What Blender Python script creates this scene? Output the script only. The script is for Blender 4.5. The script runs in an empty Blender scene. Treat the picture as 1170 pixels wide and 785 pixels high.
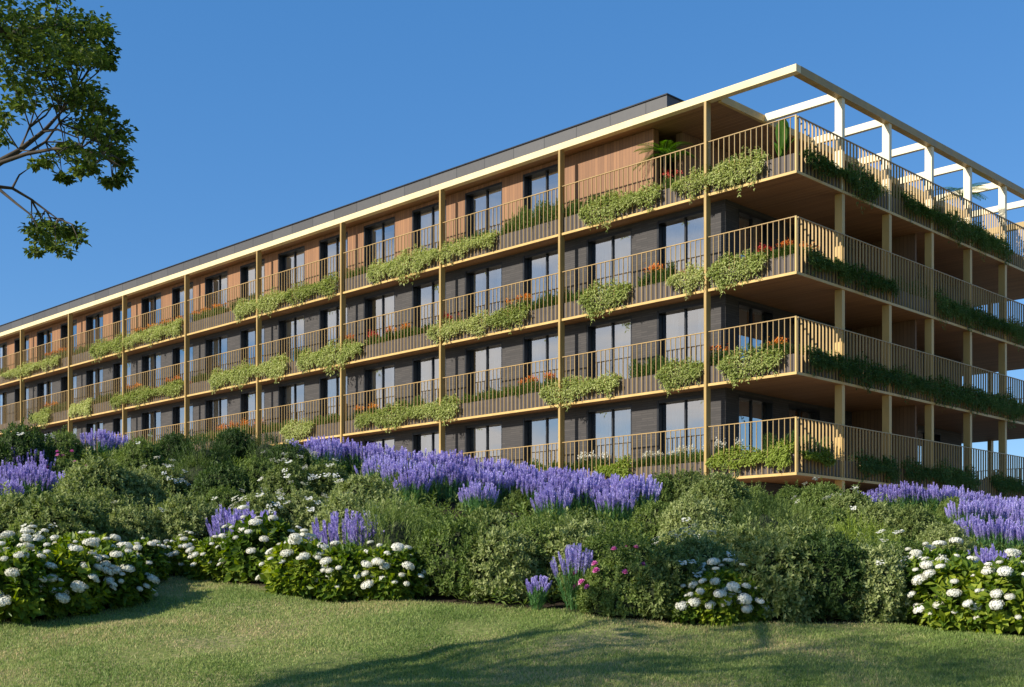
import bpy, math, random
import numpy as np
from mathutils import Vector, Matrix

SC = bpy.context.scene
COL = SC.collection
R = math.radians
RNG = np.random.default_rng(7)
random.seed(7)

# ------------------------------------------------------------------ picture geometry (source pixels 1170 x 785)
FPX, CX, HY = 1420.0, 585.0, 668.0          # focal length in pixels, principal column, horizon row
CORNER = (8.47, 37.0)                        # outer corner of the balconies
ANG = math.atan2(-0.7034, 0.7108)            # local +x runs along the right facade's normal, local +y along the right facade
EU = np.array([-0.7108, 0.7034]); EV = np.array([0.7034, 0.7108])

def uv(u, v):
    p = np.array(CORNER) + u * EU + v * EV
    return float(p[0]), float(p[1])

def u_at(px, v=0.0):
    k = (px - CX) / FPX
    return (CORNER[0] + EV[0] * v - k * (CORNER[1] + EV[1] * v)) / (-EU[0] + k * EU[1])

def v_at(px, u=0.0):
    k = (px - CX) / FPX
    return (k * (CORNER[1] + EU[1] * u) - CORNER[0] - EU[0] * u) / (EV[0] - k * EV[1])

# ------------------------------------------------------------------ helpers
def tag(o, label=None, cat=None, group=None, kind=None):
    if label: o['label'] = label
    if cat: o['category'] = cat
    if group: o['group'] = group
    if kind: o['kind'] = kind
    return o

def empty(name, loc, rz=0.0, parent=None):
    o = bpy.data.objects.new(name, None)
    COL.objects.link(o)
    o.location = loc
    o.rotation_euler = (0, 0, rz)
    o.empty_display_size = 0.3
    if parent: o.parent = parent
    return o

def link(name, me, parent=None, loc=None, rz=0.0):
    o = bpy.data.objects.new(name, me)
    COL.objects.link(o)
    if parent: o.parent = parent
    if loc is not None: o.location = loc
    if rz: o.rotation_euler = (0, 0, rz)
    return o

class Geo:
    """collects polygons of one mesh; each face has a material slot"""
    def __init__(self):
        self.V = []; self.F = []; self.n = 0
    def add(self, V, F, m=0):
        V = np.asarray(V, float).reshape(-1, 3)
        F = np.asarray(F, int)
        self.V.append(V)
        self.F.append((F + self.n, m))
        self.n += len(V)
        return self
    def box(self, x0, x1, y0, y1, z0, z1, m=0, mb=None, mt=None):
        V = [(x0,y0,z0),(x1,y0,z0),(x1,y1,z0),(x0,y1,z0),(x0,y0,z1),(x1,y0,z1),(x1,y1,z1),(x0,y1,z1)]
        self.add(V, [(0,1,5,4),(1,2,6,5),(2,3,7,6),(3,0,4,7)], m)
        n0 = self.n - 8
        self.F.append((np.array([(3,2,1,0)]) + n0, m if mb is None else mb))
        self.F.append((np.array([(4,5,6,7)]) + n0, m if mt is None else mt))
        return self
    def tube(self, pts, rad, seg=7, m=0):
        pts = [np.array(p, float) for p in pts]
        V = []; F = []
        for i, p in enumerate(pts):
            d = pts[min(i+1, len(pts)-1)] - pts[max(i-1, 0)]
            d = d / (np.linalg.norm(d) + 1e-9)
            a = np.cross(d, (0.3, 0.1, 0.95) if abs(d[2]) < 0.9 else (1, 0, 0)); a /= np.linalg.norm(a)
            b = np.cross(d, a)
            r = rad[i] if hasattr(rad, '__len__') else rad
            for j in range(seg):
                t = 2 * math.pi * j / seg
                V.append(p + r * (a * math.cos(t) + b * math.sin(t)))
        for i in range(len(pts) - 1):
            for j in range(seg):
                j2 = (j + 1) % seg
                F.append((i*seg+j, i*seg+j2, (i+1)*seg+j2, (i+1)*seg+j))
        return self.add(V, F, m)
    def lathe(self, prof, seg=16, m=0):
        V = []; F = []
        for r, z in prof:
            for j in range(seg):
                t = 2 * math.pi * j / seg
                V.append((r * math.cos(t), r * math.sin(t), z))
        for i in range(len(prof) - 1):
            for j in range(seg):
                j2 = (j + 1) % seg
                F.append((i*seg+j, i*seg+j2, (i+1)*seg+j2, (i+1)*seg+j))
        return self.add(V, F, m)
    def mesh(self, name, mats, smooth=False):
        me = bpy.data.meshes.new(name)
        V = np.concatenate(self.V)
        me.vertices.add(len(V)); me.vertices.foreach_set('co', V.ravel())
        loops = []; starts = []; totals = []; mi = []; s = 0
        for F, m in self.F:
            if len(F) == 0: continue
            k = F.shape[1]
            loops.append(F.ravel()); n = len(F)
            starts.append(s + np.arange(n) * k); totals.append(np.full(n, k)); mi.append(np.full(n, m))
            s += n * k
        loops = np.concatenate(loops); starts = np.concatenate(starts); totals = np.concatenate(totals); mi = np.concatenate(mi)
        me.loops.add(len(loops)); me.loops.foreach_set('vertex_index', loops.astype(np.int32))
        me.polygons.add(len(starts))
        me.polygons.foreach_set('loop_start', starts.astype(np.int32))
        me.polygons.foreach_set('loop_total', totals.astype(np.int32))
        me.polygons.foreach_set('material_index', mi.astype(np.int32))
        me.polygons.foreach_set('use_smooth', np.full(len(starts), bool(smooth)))
        me.update(calc_edges=True)
        for m in (mats if isinstance(mats, (list, tuple)) else [mats]): me.materials.append(m)
        return me

def unit(a):
    return a / (np.linalg.norm(a, axis=-1, keepdims=True) + 1e-9)

def leaves(g, P, D, N, L, W, m=0, fold=0.18, droop=0.0):
    """one folded diamond leaf per row: base P, direction D, up-normal N, length L, width W"""
    P = np.asarray(P, float); D = unit(np.asarray(D, float)); n = len(P)
    N = np.asarray(N, float)
    S = unit(np.cross(D, N)); N = np.cross(S, D)
    L = np.broadcast_to(np.asarray(L, float), (n,))[:, None]; W = np.broadcast_to(np.asarray(W, float), (n,))[:, None]
    mid = P + D * L * 0.5
    V = np.empty((n, 4, 3))
    V[:, 0] = P
    V[:, 1] = mid + S * W * 0.5 + N * W * fold
    V[:, 2] = P + D * L - N * L * droop
    V[:, 3] = mid - S * W * 0.5 + N * W * fold
    F = np.arange(n * 4).reshape(n, 4)
    # split as two triangles along the midrib so that the fold is crisp
    T = np.concatenate([F[:, [0, 1, 2]], F[:, [0, 2, 3]]])
    g.add(V.reshape(-1, 3), T, m)

def rand_dirs(n, rng=RNG):
    return unit(rng.normal(size=(n, 3)))

# ------------------------------------------------------------------ materials
def mat(name):
    m = bpy.data.materials.new(name); m.use_nodes = True
    nt = m.node_tree; b = nt.nodes['Principled BSDF']
    return m, nt, b

def setc(b, col, rough=0.6, metal=0.0, spec=0.5):
    b.inputs['Base Color'].default_value = (*col, 1)
    b.inputs['Roughness'].default_value = rough
    b.inputs['Metallic'].default_value = metal
    b.inputs['Specular IOR Level'].default_value = spec

def node(nt, t, **kw):
    n = nt.nodes.new(t)
    for k, v in kw.items():
        if k in n.inputs.keys(): n.inputs[k].default_value = v
        else: setattr(n, k, v)
    return n

def ramp(nt, src, stops):
    r = nt.nodes.new('ShaderNodeValToRGB')
    while len(r.color_ramp.elements) > len(stops): r.color_ramp.elements.remove(r.color_ramp.elements[-1])
    while len(r.color_ramp.elements) < len(stops): r.color_ramp.elements.new(0.5)
    for e, (p, c) in zip(r.color_ramp.elements, stops):
        e.position = p; e.color = (*c, 1)
    nt.links.new(src, r.inputs[0])
    return r

def painted(name, col, var=0.12, rough=0.5, scale=1.5, metal=0.0, stretch=(1, 1, 1), spec=0.25):
    m, nt, b = mat(name); setc(b, col, rough, metal, spec)
    tc = node(nt, 'ShaderNodeTexCoord'); mp = node(nt, 'ShaderNodeMapping'); mp.inputs['Scale'].default_value = stretch
    nz = node(nt, 'ShaderNodeTexNoise', Scale=scale, Detail=6.0)
    nt.links.new(tc.outputs['Object'], mp.inputs[0]); nt.links.new(mp.outputs[0], nz.inputs['Vector'])
    c = np.array(col)
    r = ramp(nt, nz.outputs[0], [(0.3, tuple(c * (1 - var))), (0.7, tuple(np.minimum(c * (1 + var), 1)))])
    nt.links.new(r.outputs[0], b.inputs['Base Color'])
    r2 = ramp(nt, nz.outputs[0], [(0.3, (rough * 0.8,) * 3), (0.7, (min(1, rough * 1.2),) * 3)])
    nt.links.new(r2.outputs[0], b.inputs['Roughness'])
    return m

M = {}
M['gold'] = painted('brass_paint', (0.55, 0.365, 0.13), 0.12, 0.42, 2.2, stretch=(1, 1, .35))
M['gold_dark'] = painted('bronze_paint', (0.60, 0.45, 0.22), 0.06, 0.42, 0.7)
M['rail'] = painted('railing_bronze', (0.42, 0.28, 0.115), 0.10, 0.4, 0.9)
M['post'] = painted('post_bronze', (0.38, 0.255, 0.09), 0.14, 0.42, 2.2, stretch=(1, 1, .3))
M['fascia'] = painted('fascia_paint', (0.74, 0.58, 0.31), 0.09, 0.45, 1.8)
M['pale'] = painted('sunlit_brass', (0.77, 0.67, 0.46), 0.05, 0.5, 0.7)  # same metal as the brass posts, lightened so the pergola reads as sunlit
M['planter'] = painted('planter_panel', (0.09, 0.073, 0.062), 0.15, 0.6, 1.2, stretch=(1, 1, 4))
M['frame'] = painted('dark_aluminium', (0.018, 0.019, 0.022), 0.1, 0.35, 2)
M['concrete'] = painted('concrete', (0.3, 0.29, 0.27), 0.15, 0.85, 2)
M['plaster'] = painted('plaster', (0.55, 0.53, 0.5), 0.05, 0.9, 2)
M['white_pot'] = painted('white_glaze', (0.75, 0.74, 0.7), 0.05, 0.3, 3)
M['bark'] = painted('bark', (0.07, 0.055, 0.04), 0.35, 0.9, 14, stretch=(1, 1, 0.2))
M['twig'] = painted('twig', (0.06, 0.05, 0.03), 0.25, 0.9, 10)

def planks(name, c0, c1, width, axis, rough=0.65):
    """boards: axis = 'x'/'y' pattern steps along local x or y; random tone per board plus grain"""
    m, nt, b = mat(name); b.inputs['Roughness'].default_value = rough
    tc = node(nt, 'ShaderNodeTexCoord'); sp = node(nt, 'ShaderNodeSeparateXYZ')
    nt.links.new(tc.outputs['Object'], sp.inputs[0])
    if axis == 'xy':
        ad = node(nt, 'ShaderNodeMath', operation='ADD'); nt.links.new(sp.outputs[0], ad.inputs[0]); nt.links.new(sp.outputs[1], ad.inputs[1]); src = ad.outputs[0]
    else:
        src = sp.outputs['XYZ'.index(axis.upper())]
    dv = node(nt, 'ShaderNodeMath', operation='DIVIDE'); dv.inputs[1].default_value = width; nt.links.new(src, dv.inputs[0])
    fl = node(nt, 'ShaderNodeMath', operation='FLOOR'); nt.links.new(dv.outputs[0], fl.inputs[0])
    fr = node(nt, 'ShaderNodeMath', operation='FRACT'); nt.links.new(dv.outputs[0], fr.inputs[0])
    wn = node(nt, 'ShaderNodeTexWhiteNoise', noise_dimensions='1D'); nt.links.new(fl.outputs[0], wn.inputs['W'])
    mp = node(nt, 'ShaderNodeMapping'); mp.inputs['Scale'].default_value = (6, 6, 0.6) if axis != 'z' else (0.6, 0.6, 6)
    nt.links.new(tc.outputs['Object'], mp.inputs[0])
    nz = node(nt, 'ShaderNodeTexNoise', Scale=3.0, Detail=5.0); nt.links.new(mp.outputs[0], nz.inputs['Vector'])
    mx = node(nt, 'ShaderNodeMath', operation='MULTIPLY_ADD'); mx.inputs[1].default_value = 0.5
    nt.links.new(wn.outputs[0], mx.inputs[0])
    h = node(nt, 'ShaderNodeMath', operation='MULTIPLY'); h.inputs[1].default_value = 0.5; nt.links.new(nz.outputs[0], h.inputs[0])
    nt.links.new(h.outputs[0], mx.inputs[2])
    r = ramp(nt, mx.outputs[0], [(0.15, c0), (0.85, c1)])
    # dark joint
    lt = node(nt, 'ShaderNodeMath', operation='LESS_THAN'); lt.inputs[1].default_value = 0.07; nt.links.new(fr.outputs[0], lt.inputs[0])
    mc = node(nt, 'ShaderNodeMixRGB'); nt.links.new(lt.outputs[0], mc.inputs[0]); nt.links.new(r.outputs[0], mc.inputs[1])
    mc.inputs[2].default_value = (*[x * 0.35 for x in c0], 1)
    nt.links.new(mc.outputs[0], b.inputs['Base Color'])
    return m

M['wood'] = planks('cedar_boards', (0.175, 0.076, 0.027), (0.30, 0.138, 0.052), 0.14, 'xy')
M['soffit'] = planks('soffit_boards', (0.22, 0.105, 0.04), (0.34, 0.17, 0.07), 0.12, 'y')
M['brownwall'] = planks('brown_boards', (0.16, 0.085, 0.04), (0.24, 0.13, 0.065), 0.14, 'xy')

def brick():
    m, nt, b = mat('grey_brick'); b.inputs['Roughness'].default_value = 0.8
    tc = node(nt, 'ShaderNodeTexCoord'); sp = node(nt, 'ShaderNodeSeparateXYZ'); nt.links.new(tc.outputs['Object'], sp.inputs[0])
    ad = node(nt, 'ShaderNodeMath', operation='ADD'); nt.links.new(sp.outputs[0], ad.inputs[0]); nt.links.new(sp.outputs[1], ad.inputs[1])
    cb = node(nt, 'ShaderNodeCombineXYZ'); nt.links.new(ad.outputs[0], cb.inputs[0]); nt.links.new(sp.outputs[2], cb.inputs[1])
    br = node(nt, 'ShaderNodeTexBrick', Scale=1.0); br.inputs['Brick Width'].default_value = 0.5; br.inputs['Row Height'].default_value = 0.075
    br.inputs['Mortar Size'].default_value = 0.012
    br.inputs['Color1'].default_value = (0.040, 0.035, 0.032, 1); br.inputs['Color2'].default_value = (0.062, 0.054, 0.049, 1); br.inputs['Mortar'].default_value = (0.034, 0.03, 0.028, 1)
    nt.links.new(cb.outputs[0], br.inputs['Vector'])
    nt.links.new(br.outputs[0], b.inputs['Base Color'])
    return m
M['brick'] = brick()

def zinc():
    m, nt, b = mat('grey_cladding'); b.inputs['Roughness'].default_value = 0.55
    tc = node(nt, 'ShaderNodeTexCoord'); sp = node(nt, 'ShaderNodeSeparateXYZ'); nt.links.new(tc.outputs['Object'], sp.inputs[0])
    dv = node(nt, 'ShaderNodeMath', operation='DIVIDE'); dv.inputs[1].default_value = 1.5625; nt.links.new(sp.outputs[0], dv.inputs[0])
    fl = node(nt, 'ShaderNodeMath', operation='FLOOR'); nt.links.new(dv.outputs[0], fl.inputs[0])
    wn = node(nt, 'ShaderNodeTexWhiteNoise', noise_dimensions='1D'); nt.links.new(fl.outputs[0], wn.inputs['W'])
    nz = node(nt, 'ShaderNodeTexNoise', Scale=6.0, Detail=4.0); nt.links.new(tc.outputs['Object'], nz.inputs['Vector'])
    a = node(nt, 'ShaderNodeMath', operation='MULTIPLY_ADD'); a.inputs[1].default_value = 0.5; nt.links.new(wn.outputs[0], a.inputs[0])
    h = node(nt, 'ShaderNodeMath', operation='MULTIPLY'); h.inputs[1].default_value = 0.5; nt.links.new(nz.outputs[0], h.inputs[0]); nt.links.new(h.outputs[0], a.inputs[2])
    r = ramp(nt, a.outputs[0], [(0.2, (0.046, 0.043, 0.041)), (0.8, (0.070, 0.066, 0.063))])
    fr = node(nt, 'ShaderNodeMath', operation='FRACT'); nt.links.new(dv.outputs[0], fr.inputs[0])
    lt = node(nt, 'ShaderNodeMath', operation='LESS_THAN'); lt.inputs[1].default_value = 0.025; nt.links.new(fr.outputs[0], lt.inputs[0])
    mc = node(nt, 'ShaderNodeMixRGB'); mc.inputs[2].default_value = (0.015, 0.015, 0.015, 1); nt.links.new(lt.outputs[0], mc.inputs[0]); nt.links.new(r.outputs[0], mc.inputs[1])
    nt.links.new(mc.outputs[0], b.inputs['Base Color'])
    return m
M['zinc'] = zinc()

def glass():
    m, nt, b = mat('window_glass'); nt.nodes.remove(b)
    out = nt.nodes['Material Output']
    tr = node(nt, 'ShaderNodeBsdfTransparent'); tr.inputs[0].default_value = (0.84, 0.86, 0.87, 1)
    gl = node(nt, 'ShaderNodeBsdfGlossy', Roughness=0.0); gl.inputs[0].default_value = (0.86, 0.82, 0.78, 1)
    lw = node(nt, 'ShaderNodeFresnel'); lw.inputs['IOR'].default_value = 1.9
    ad = node(nt, 'ShaderNodeMath', operation='ADD'); ad.inputs[1].default_value = 0.42; ad.use_clamp = True; nt.links.new(lw.outputs[0], ad.inputs[0])
    mx = node(nt, 'ShaderNodeMixShader'); nt.links.new(ad.outputs[0], mx.inputs[0]); nt.links.new(tr.outputs[0], mx.inputs[1]); nt.links.new(gl.outputs[0], mx.inputs[2])
    nt.links.new(mx.outputs[0], out.inputs[0])
    return m
M['glass'] = glass()
M['curtain'] = painted('curtain_cloth', (0.74, 0.74, 0.73), 0.05, 0.9, 3)

def leafmat(name, stops, trans=0.36, rough=0.55, spec=0.2):
    """leaf: tone differs per leaf, and slowly across the plant; partly translucent"""
    m, nt, b = mat(name); b.inputs['Roughness'].default_value = rough; b.inputs['Specular IOR Level'].default_value = spec
    ge = node(nt, 'ShaderNodeNewGeometry'); tc = node(nt, 'ShaderNodeTexCoord'); oi = node(nt, 'ShaderNodeObjectInfo')
    nz = node(nt, 'ShaderNodeTexNoise', Scale=3.2, Detail=3.0)
    nt.links.new(tc.outputs['Object'], nz.inputs['Vector'])
    a = node(nt, 'ShaderNodeMath', operation='MULTIPLY'); a.inputs[1].default_value = 0.55; nt.links.new(ge.outputs['Random Per Island'], a.inputs[0])
    c = node(nt, 'ShaderNodeMath', operation='MULTIPLY_ADD'); c.inputs[1].default_value = 0.55; nt.links.new(nz.outputs[0], c.inputs[0]); nt.links.new(a.outputs[0], c.inputs[2])
    d = node(nt, 'ShaderNodeMath', operation='MULTIPLY_ADD'); d.inputs[1].default_value = 0.34; nt.links.new(oi.outputs['Random'], d.inputs[0]); nt.links.new(c.outputs[0], d.inputs[2])
    e = node(nt, 'ShaderNodeMath', operation='SUBTRACT'); e.inputs[1].default_value = 0.20; nt.links.new(d.outputs[0], e.inputs[0])
    r = ramp(nt, e.outputs[0], stops)
    nt.links.new(r.outputs[0], b.inputs['Base Color'])
    if trans:
        t = node(nt, 'ShaderNodeBsdfTranslucent')
        hs = node(nt, 'ShaderNodeHueSaturation', Saturation=1.15, Value=1.25); nt.links.new(r.outputs[0], hs.inputs['Color']); nt.links.new(hs.outputs[0], t.inputs[0])
        mx = node(nt, 'ShaderNodeMixShader'); mx.inputs[0].default_value = trans
        nt.links.new(b.outputs[0], mx.inputs[1]); nt.links.new(t.outputs[0], mx.inputs[2])
        nt.links.new(mx.outputs[0], nt.nodes['Material Output'].inputs[0])
    return m

M['core'] = painted('dark_fill', (0.026, 0.034, 0.012), 0.3, 0.95, 6)  # dark core painting the shade deep in foliage; also fills the planters
M['leaf_olive'] = leafmat('olive_leaf', [(0.1, (0.075, 0.11, 0.025)), (0.5, (0.20, 0.245, 0.068)), (0.9, (0.40, 0.43, 0.18))])
M['leaf_mid'] = leafmat('green_leaf', [(0.1, (0.055, 0.095, 0.018)), (0.5, (0.145, 0.20, 0.042)), (0.9, (0.28, 0.34, 0.10))])
M['leaf_dark'] = leafmat('dark_leaf', [(0.1, (0.025, 0.05, 0.012)), (0.55, (0.062, 0.105, 0.024)), (0.9, (0.13, 0.18, 0.05))])
M['leaf_lime'] = leafmat('lime_leaf', [(0.1, (0.12, 0.17, 0.02)), (0.55, (0.26, 0.33, 0.05)), (0.9, (0.40, 0.46, 0.11))])
M['leaf_hyd'] = leafmat('hydrangea_leaf', [(0.1, (0.04, 0.08, 0.012)), (0.5, (0.105, 0.17, 0.018)), (0.9, (0.33, 0.38, 0.035))], 0.35, 0.45)
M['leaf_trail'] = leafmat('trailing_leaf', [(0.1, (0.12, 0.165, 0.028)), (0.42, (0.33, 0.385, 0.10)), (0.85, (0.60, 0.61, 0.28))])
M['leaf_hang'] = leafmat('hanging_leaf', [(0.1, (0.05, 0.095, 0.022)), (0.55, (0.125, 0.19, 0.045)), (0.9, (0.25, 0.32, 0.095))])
M['leaf_box'] = leafmat('balcony_leaf', [(0.1, (0.035, 0.075, 0.016)), (0.55, (0.085, 0.15, 0.03)), (0.9, (0.18, 0.25, 0.06))])
M['leaf_tree'] = leafmat('tree_leaf', [(0.1, (0.035, 0.062, 0.013)), (0.55, (0.075, 0.118, 0.024)), (0.9, (0.17, 0.21, 0.05))], 0.42, 0.5)
M['leaf_lav'] = leafmat('lavender_leaf', [(0.1, (0.07, 0.16, 0.045)), (0.55, (0.13, 0.27, 0.085)), (0.9, (0.21, 0.37, 0.14))], 0.3)
M['leaf_palm'] = leafmat('palm_leaf', [(0.1, (0.05, 0.12, 0.015)), (0.55, (0.10, 0.21, 0.025)), (0.9, (0.17, 0.30, 0.05))], 0.35)
M['purple'] = leafmat('lavender_flower', [(0.1, (0.27, 0.21, 0.46)), (0.5, (0.44, 0.37, 0.70)), (0.9, (0.62, 0.57, 0.84))], 0.3, 0.7, 0.2)
M['white_fl'] = leafmat('white_petal', [(0.1, (0.60, 0.58, 0.44)), (0.55, (0.78, 0.76, 0.66)), (0.9, (0.86, 0.85, 0.80))], 0.25, 0.7, 0.2)
M['pink'] = leafmat('pink_petal', [(0.1, (0.50, 0.10, 0.32)), (0.55, (0.68, 0.20, 0.46)), (0.9, (0.80, 0.40, 0.60))], 0.3, 0.6, 0.2)
M['orange'] = leafmat('orange_petal', [(0.1, (0.60, 0.12, 0.02)), (0.55, (0.75, 0.24, 0.03)), (0.9, (0.80, 0.40, 0.06))], 0.3, 0.6, 0.2)
M['red'] = leafmat('red_petal', [(0.1, (0.45, 0.03, 0.03)), (0.55, (0.62, 0.07, 0.06)), (0.9, (0.72, 0.16, 0.12))], 0.3, 0.6, 0.2)

# ------------------------------------------------------------------ terrain
EDGE_PX = [-400, 0, 60, 130, 165, 190, 215, 300, 350, 400, 460, 500, 560, 620, 700, 800, 900, 1030, 1100, 1170, 1500]
EDGE_Y = [14.2, 14.7, 15.1, 15.9, 16.9, 18.3, 18.4, 17.4, 16.6, 16.5, 16.4, 16.3, 16.1, 15.9, 15.2, 14.9, 14.8, 15.0, 14.5, 14.1, 13.6]
CREST_PX = [-500, 0, 250, 350, 450, 600, 700, 800, 930, 1060, 1170, 1500]
CREST_Z = [2.7, 2.75, 2.65, 2.5, 2.25, 1.85, 1.65, 1.55, 1.5, 1.5, 1.2, 0.9]
PROF_Y = [-800, 0, 4, 6, 9, 12, 15, 18, 21, 900]
PROF_Z = [-1.75, -1.68, -1.62, -1.52, -1.27, -0.99, -0.48, 0.03, 0.5, 0.6]
YC = 27.0

def edge_y(k):
    return np.interp(CX + FPX * k, EDGE_PX, EDGE_Y)

def terrain(X, Y):
    X = np.asarray(X, float); Y = np.asarray(Y, float)
    k = np.clip(X / np.maximum(Y, 8.0), -0.75, 0.75)
    px = CX + FPX * k
    lawn = np.interp(Y, PROF_Y, PROF_Z)
    ye = np.interp(px, EDGE_PX, EDGE_Y)
    zc = np.interp(px, CREST_PX, CREST_Z)
    ze = np.interp(ye, PROF_Y, PROF_Z)
    s = np.clip((Y - ye) / (YC - ye), 0, 1)
    f = 0.75 * s + 0.25 * (3 * s * s - 2 * s ** 3)
    bank = ze + (zc - ze) * f
    far = np.clip((Y - 30) / 15, 0, 1)
    far = far * far * (3 - 2 * far)
    bank = bank * (1 - far) + 1.6 * far
    bump = 0.035 * np.sin(1.9 * X + 0.7 * Y) * np.sin(1.3 * Y - 0.6 * X) + 0.02 * np.sin(4.1 * X - 1.2) * np.sin(3.7 * Y)
    near = np.clip(1 - (np.abs(Y) - 60) / 60, 0, 1)
    return np.where(Y > ye, bank, lawn) + bump * near

def tz(x, y):
    return float(terrain(x, y))

def solve(px, ty, h):
    """where on the bank a plant of height h stands so that its top meets row ty in column px"""
    k = (px - CX) / FPX; q = (HY - ty) / FPX
    ye = float(edge_y(k))
    Y = np.arange(ye + 0.35, 34, 0.03)
    z = terrain(k * Y, Y) + h
    ok = np.nonzero(z / Y >= q)[0]
    y = Y[ok[0]] if len(ok) else Y[np.argmax(z / Y)]
    return float(k * y), float(y), tz(k * y, y)

def build_ground():
    xs = np.unique(np.concatenate([-np.geomspace(16, 900, 34), np.arange(-16, 16.01, 0.16), np.geomspace(16, 900, 34)]))
    ys = np.unique(np.concatenate([-np.geomspace(4, 600, 22), np.arange(-4, 10, 0.6), np.arange(10, 32, 0.14), np.geomspace(32, 1500, 44)]))
    X, Y = np.meshgrid(xs, ys)
    Z = terrain(X, Y)
    nx, ny = len(xs), len(ys)
    V = np.stack([X, Y, Z], -1).reshape(-1, 3)
    i = np.arange(nx * ny).reshape(ny, nx)
    F = np.stack([i[:-1, :-1], i[:-1, 1:], i[1:, 1:], i[1:, :-1]], -1).reshape(-1, 4)
    m, nt, b = mat('lawn_ground'); b.inputs['Roughness'].default_value = 0.95; b.inputs['Specular IOR Level'].default_value = 0.1
    tc = node(nt, 'ShaderNodeTexCoord')
    n1 = node(nt, 'ShaderNodeTexNoise', Scale=0.55, Detail=4.0); n2 = node(nt, 'ShaderNodeTexNoise', Scale=14.0, Detail=6.0)
    nt.links.new(tc.outputs['Object'], n1.inputs['Vector']); nt.links.new(tc.outputs['Object'], n2.inputs['Vector'])
    a = node(nt, 'ShaderNodeMath', operation='MULTIPLY_ADD'); a.inputs[1].default_value = 0.5
    nt.links.new(n2.outputs[0], a.inputs[0]); h = node(nt, 'ShaderNodeMath', operation='MULTIPLY'); h.inputs[1].default_value = 0.55
    nt.links.new(n1.outputs[0], h.inputs[0]); nt.links.new(h.outputs[0], a.inputs[2])
    g = ramp(nt, a.outputs[0], [(0.3, (0.08, 0.11, 0.025)), (0.52, (0.16, 0.18, 0.05)), (0.66, (0.30, 0.25, 0.12))])
    s = ramp(nt, n2.outputs[0], [(0.3, (0.025, 0.018, 0.012)), (0.7, (0.06, 0.045, 0.03))])
    at = node(nt, 'ShaderNodeAttribute', attribute_name='bed')
    mx = node(nt, 'ShaderNodeMixRGB'); nt.links.new(at.outputs['Fac'], mx.inputs[0]); nt.links.new(g.outputs[0], mx.inputs[1]); nt.links.new(s.outputs[0], mx.inputs[2])
    nt.links.new(mx.outputs[0], b.inputs['Base Color'])
    bp = node(nt, 'ShaderNodeBump', Strength=0.6, Distance=0.03); nt.links.new(n2.outputs[0], bp.inputs['Height']); nt.links.new(bp.outputs[0], b.inputs['Normal'])
    ag = node(nt, 'ShaderNodeAttribute', attribute_name='bounce_ground')  # unseen pale ground behind the bank, added to bounce warm light upwards
    gs = ramp(nt, n2.outputs[0], [(0.3, (0.27, 0.22, 0.15)), (0.7, (0.36, 0.30, 0.21))])
    mg = node(nt, 'ShaderNodeMixRGB'); nt.links.new(ag.outputs['Fac'], mg.inputs[0]); nt.links.new(mx.outputs[0], mg.inputs[1]); nt.links.new(gs.outputs[0], mg.inputs[2]); nt.links.new(mg.outputs[0], b.inputs['Base Color'])
    me = Geo().add(V, F).mesh('lawn', m, True)
    gv = np.clip((Y - 30.5) / 2, 0, 1) * np.clip((140 - Y) / 20, 0, 1)
    atg = me.attributes.new('bounce_ground', 'FLOAT', 'POINT'); atg.data.foreach_set('value', gv.astype(np.float32).ravel())
    k = np.clip(X / np.maximum(Y, 8), -0.75, 0.75)
    bed = np.clip((Y - edge_y(k)) / 0.3, 0, 1) * (Y < 34)
    at = me.attributes.new('bed', 'FLOAT', 'POINT'); at.data.foreach_set('value', bed.astype(np.float32).ravel())
    o = link('lawn', me); tag(o, kind='structure')
build_ground()

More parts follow.
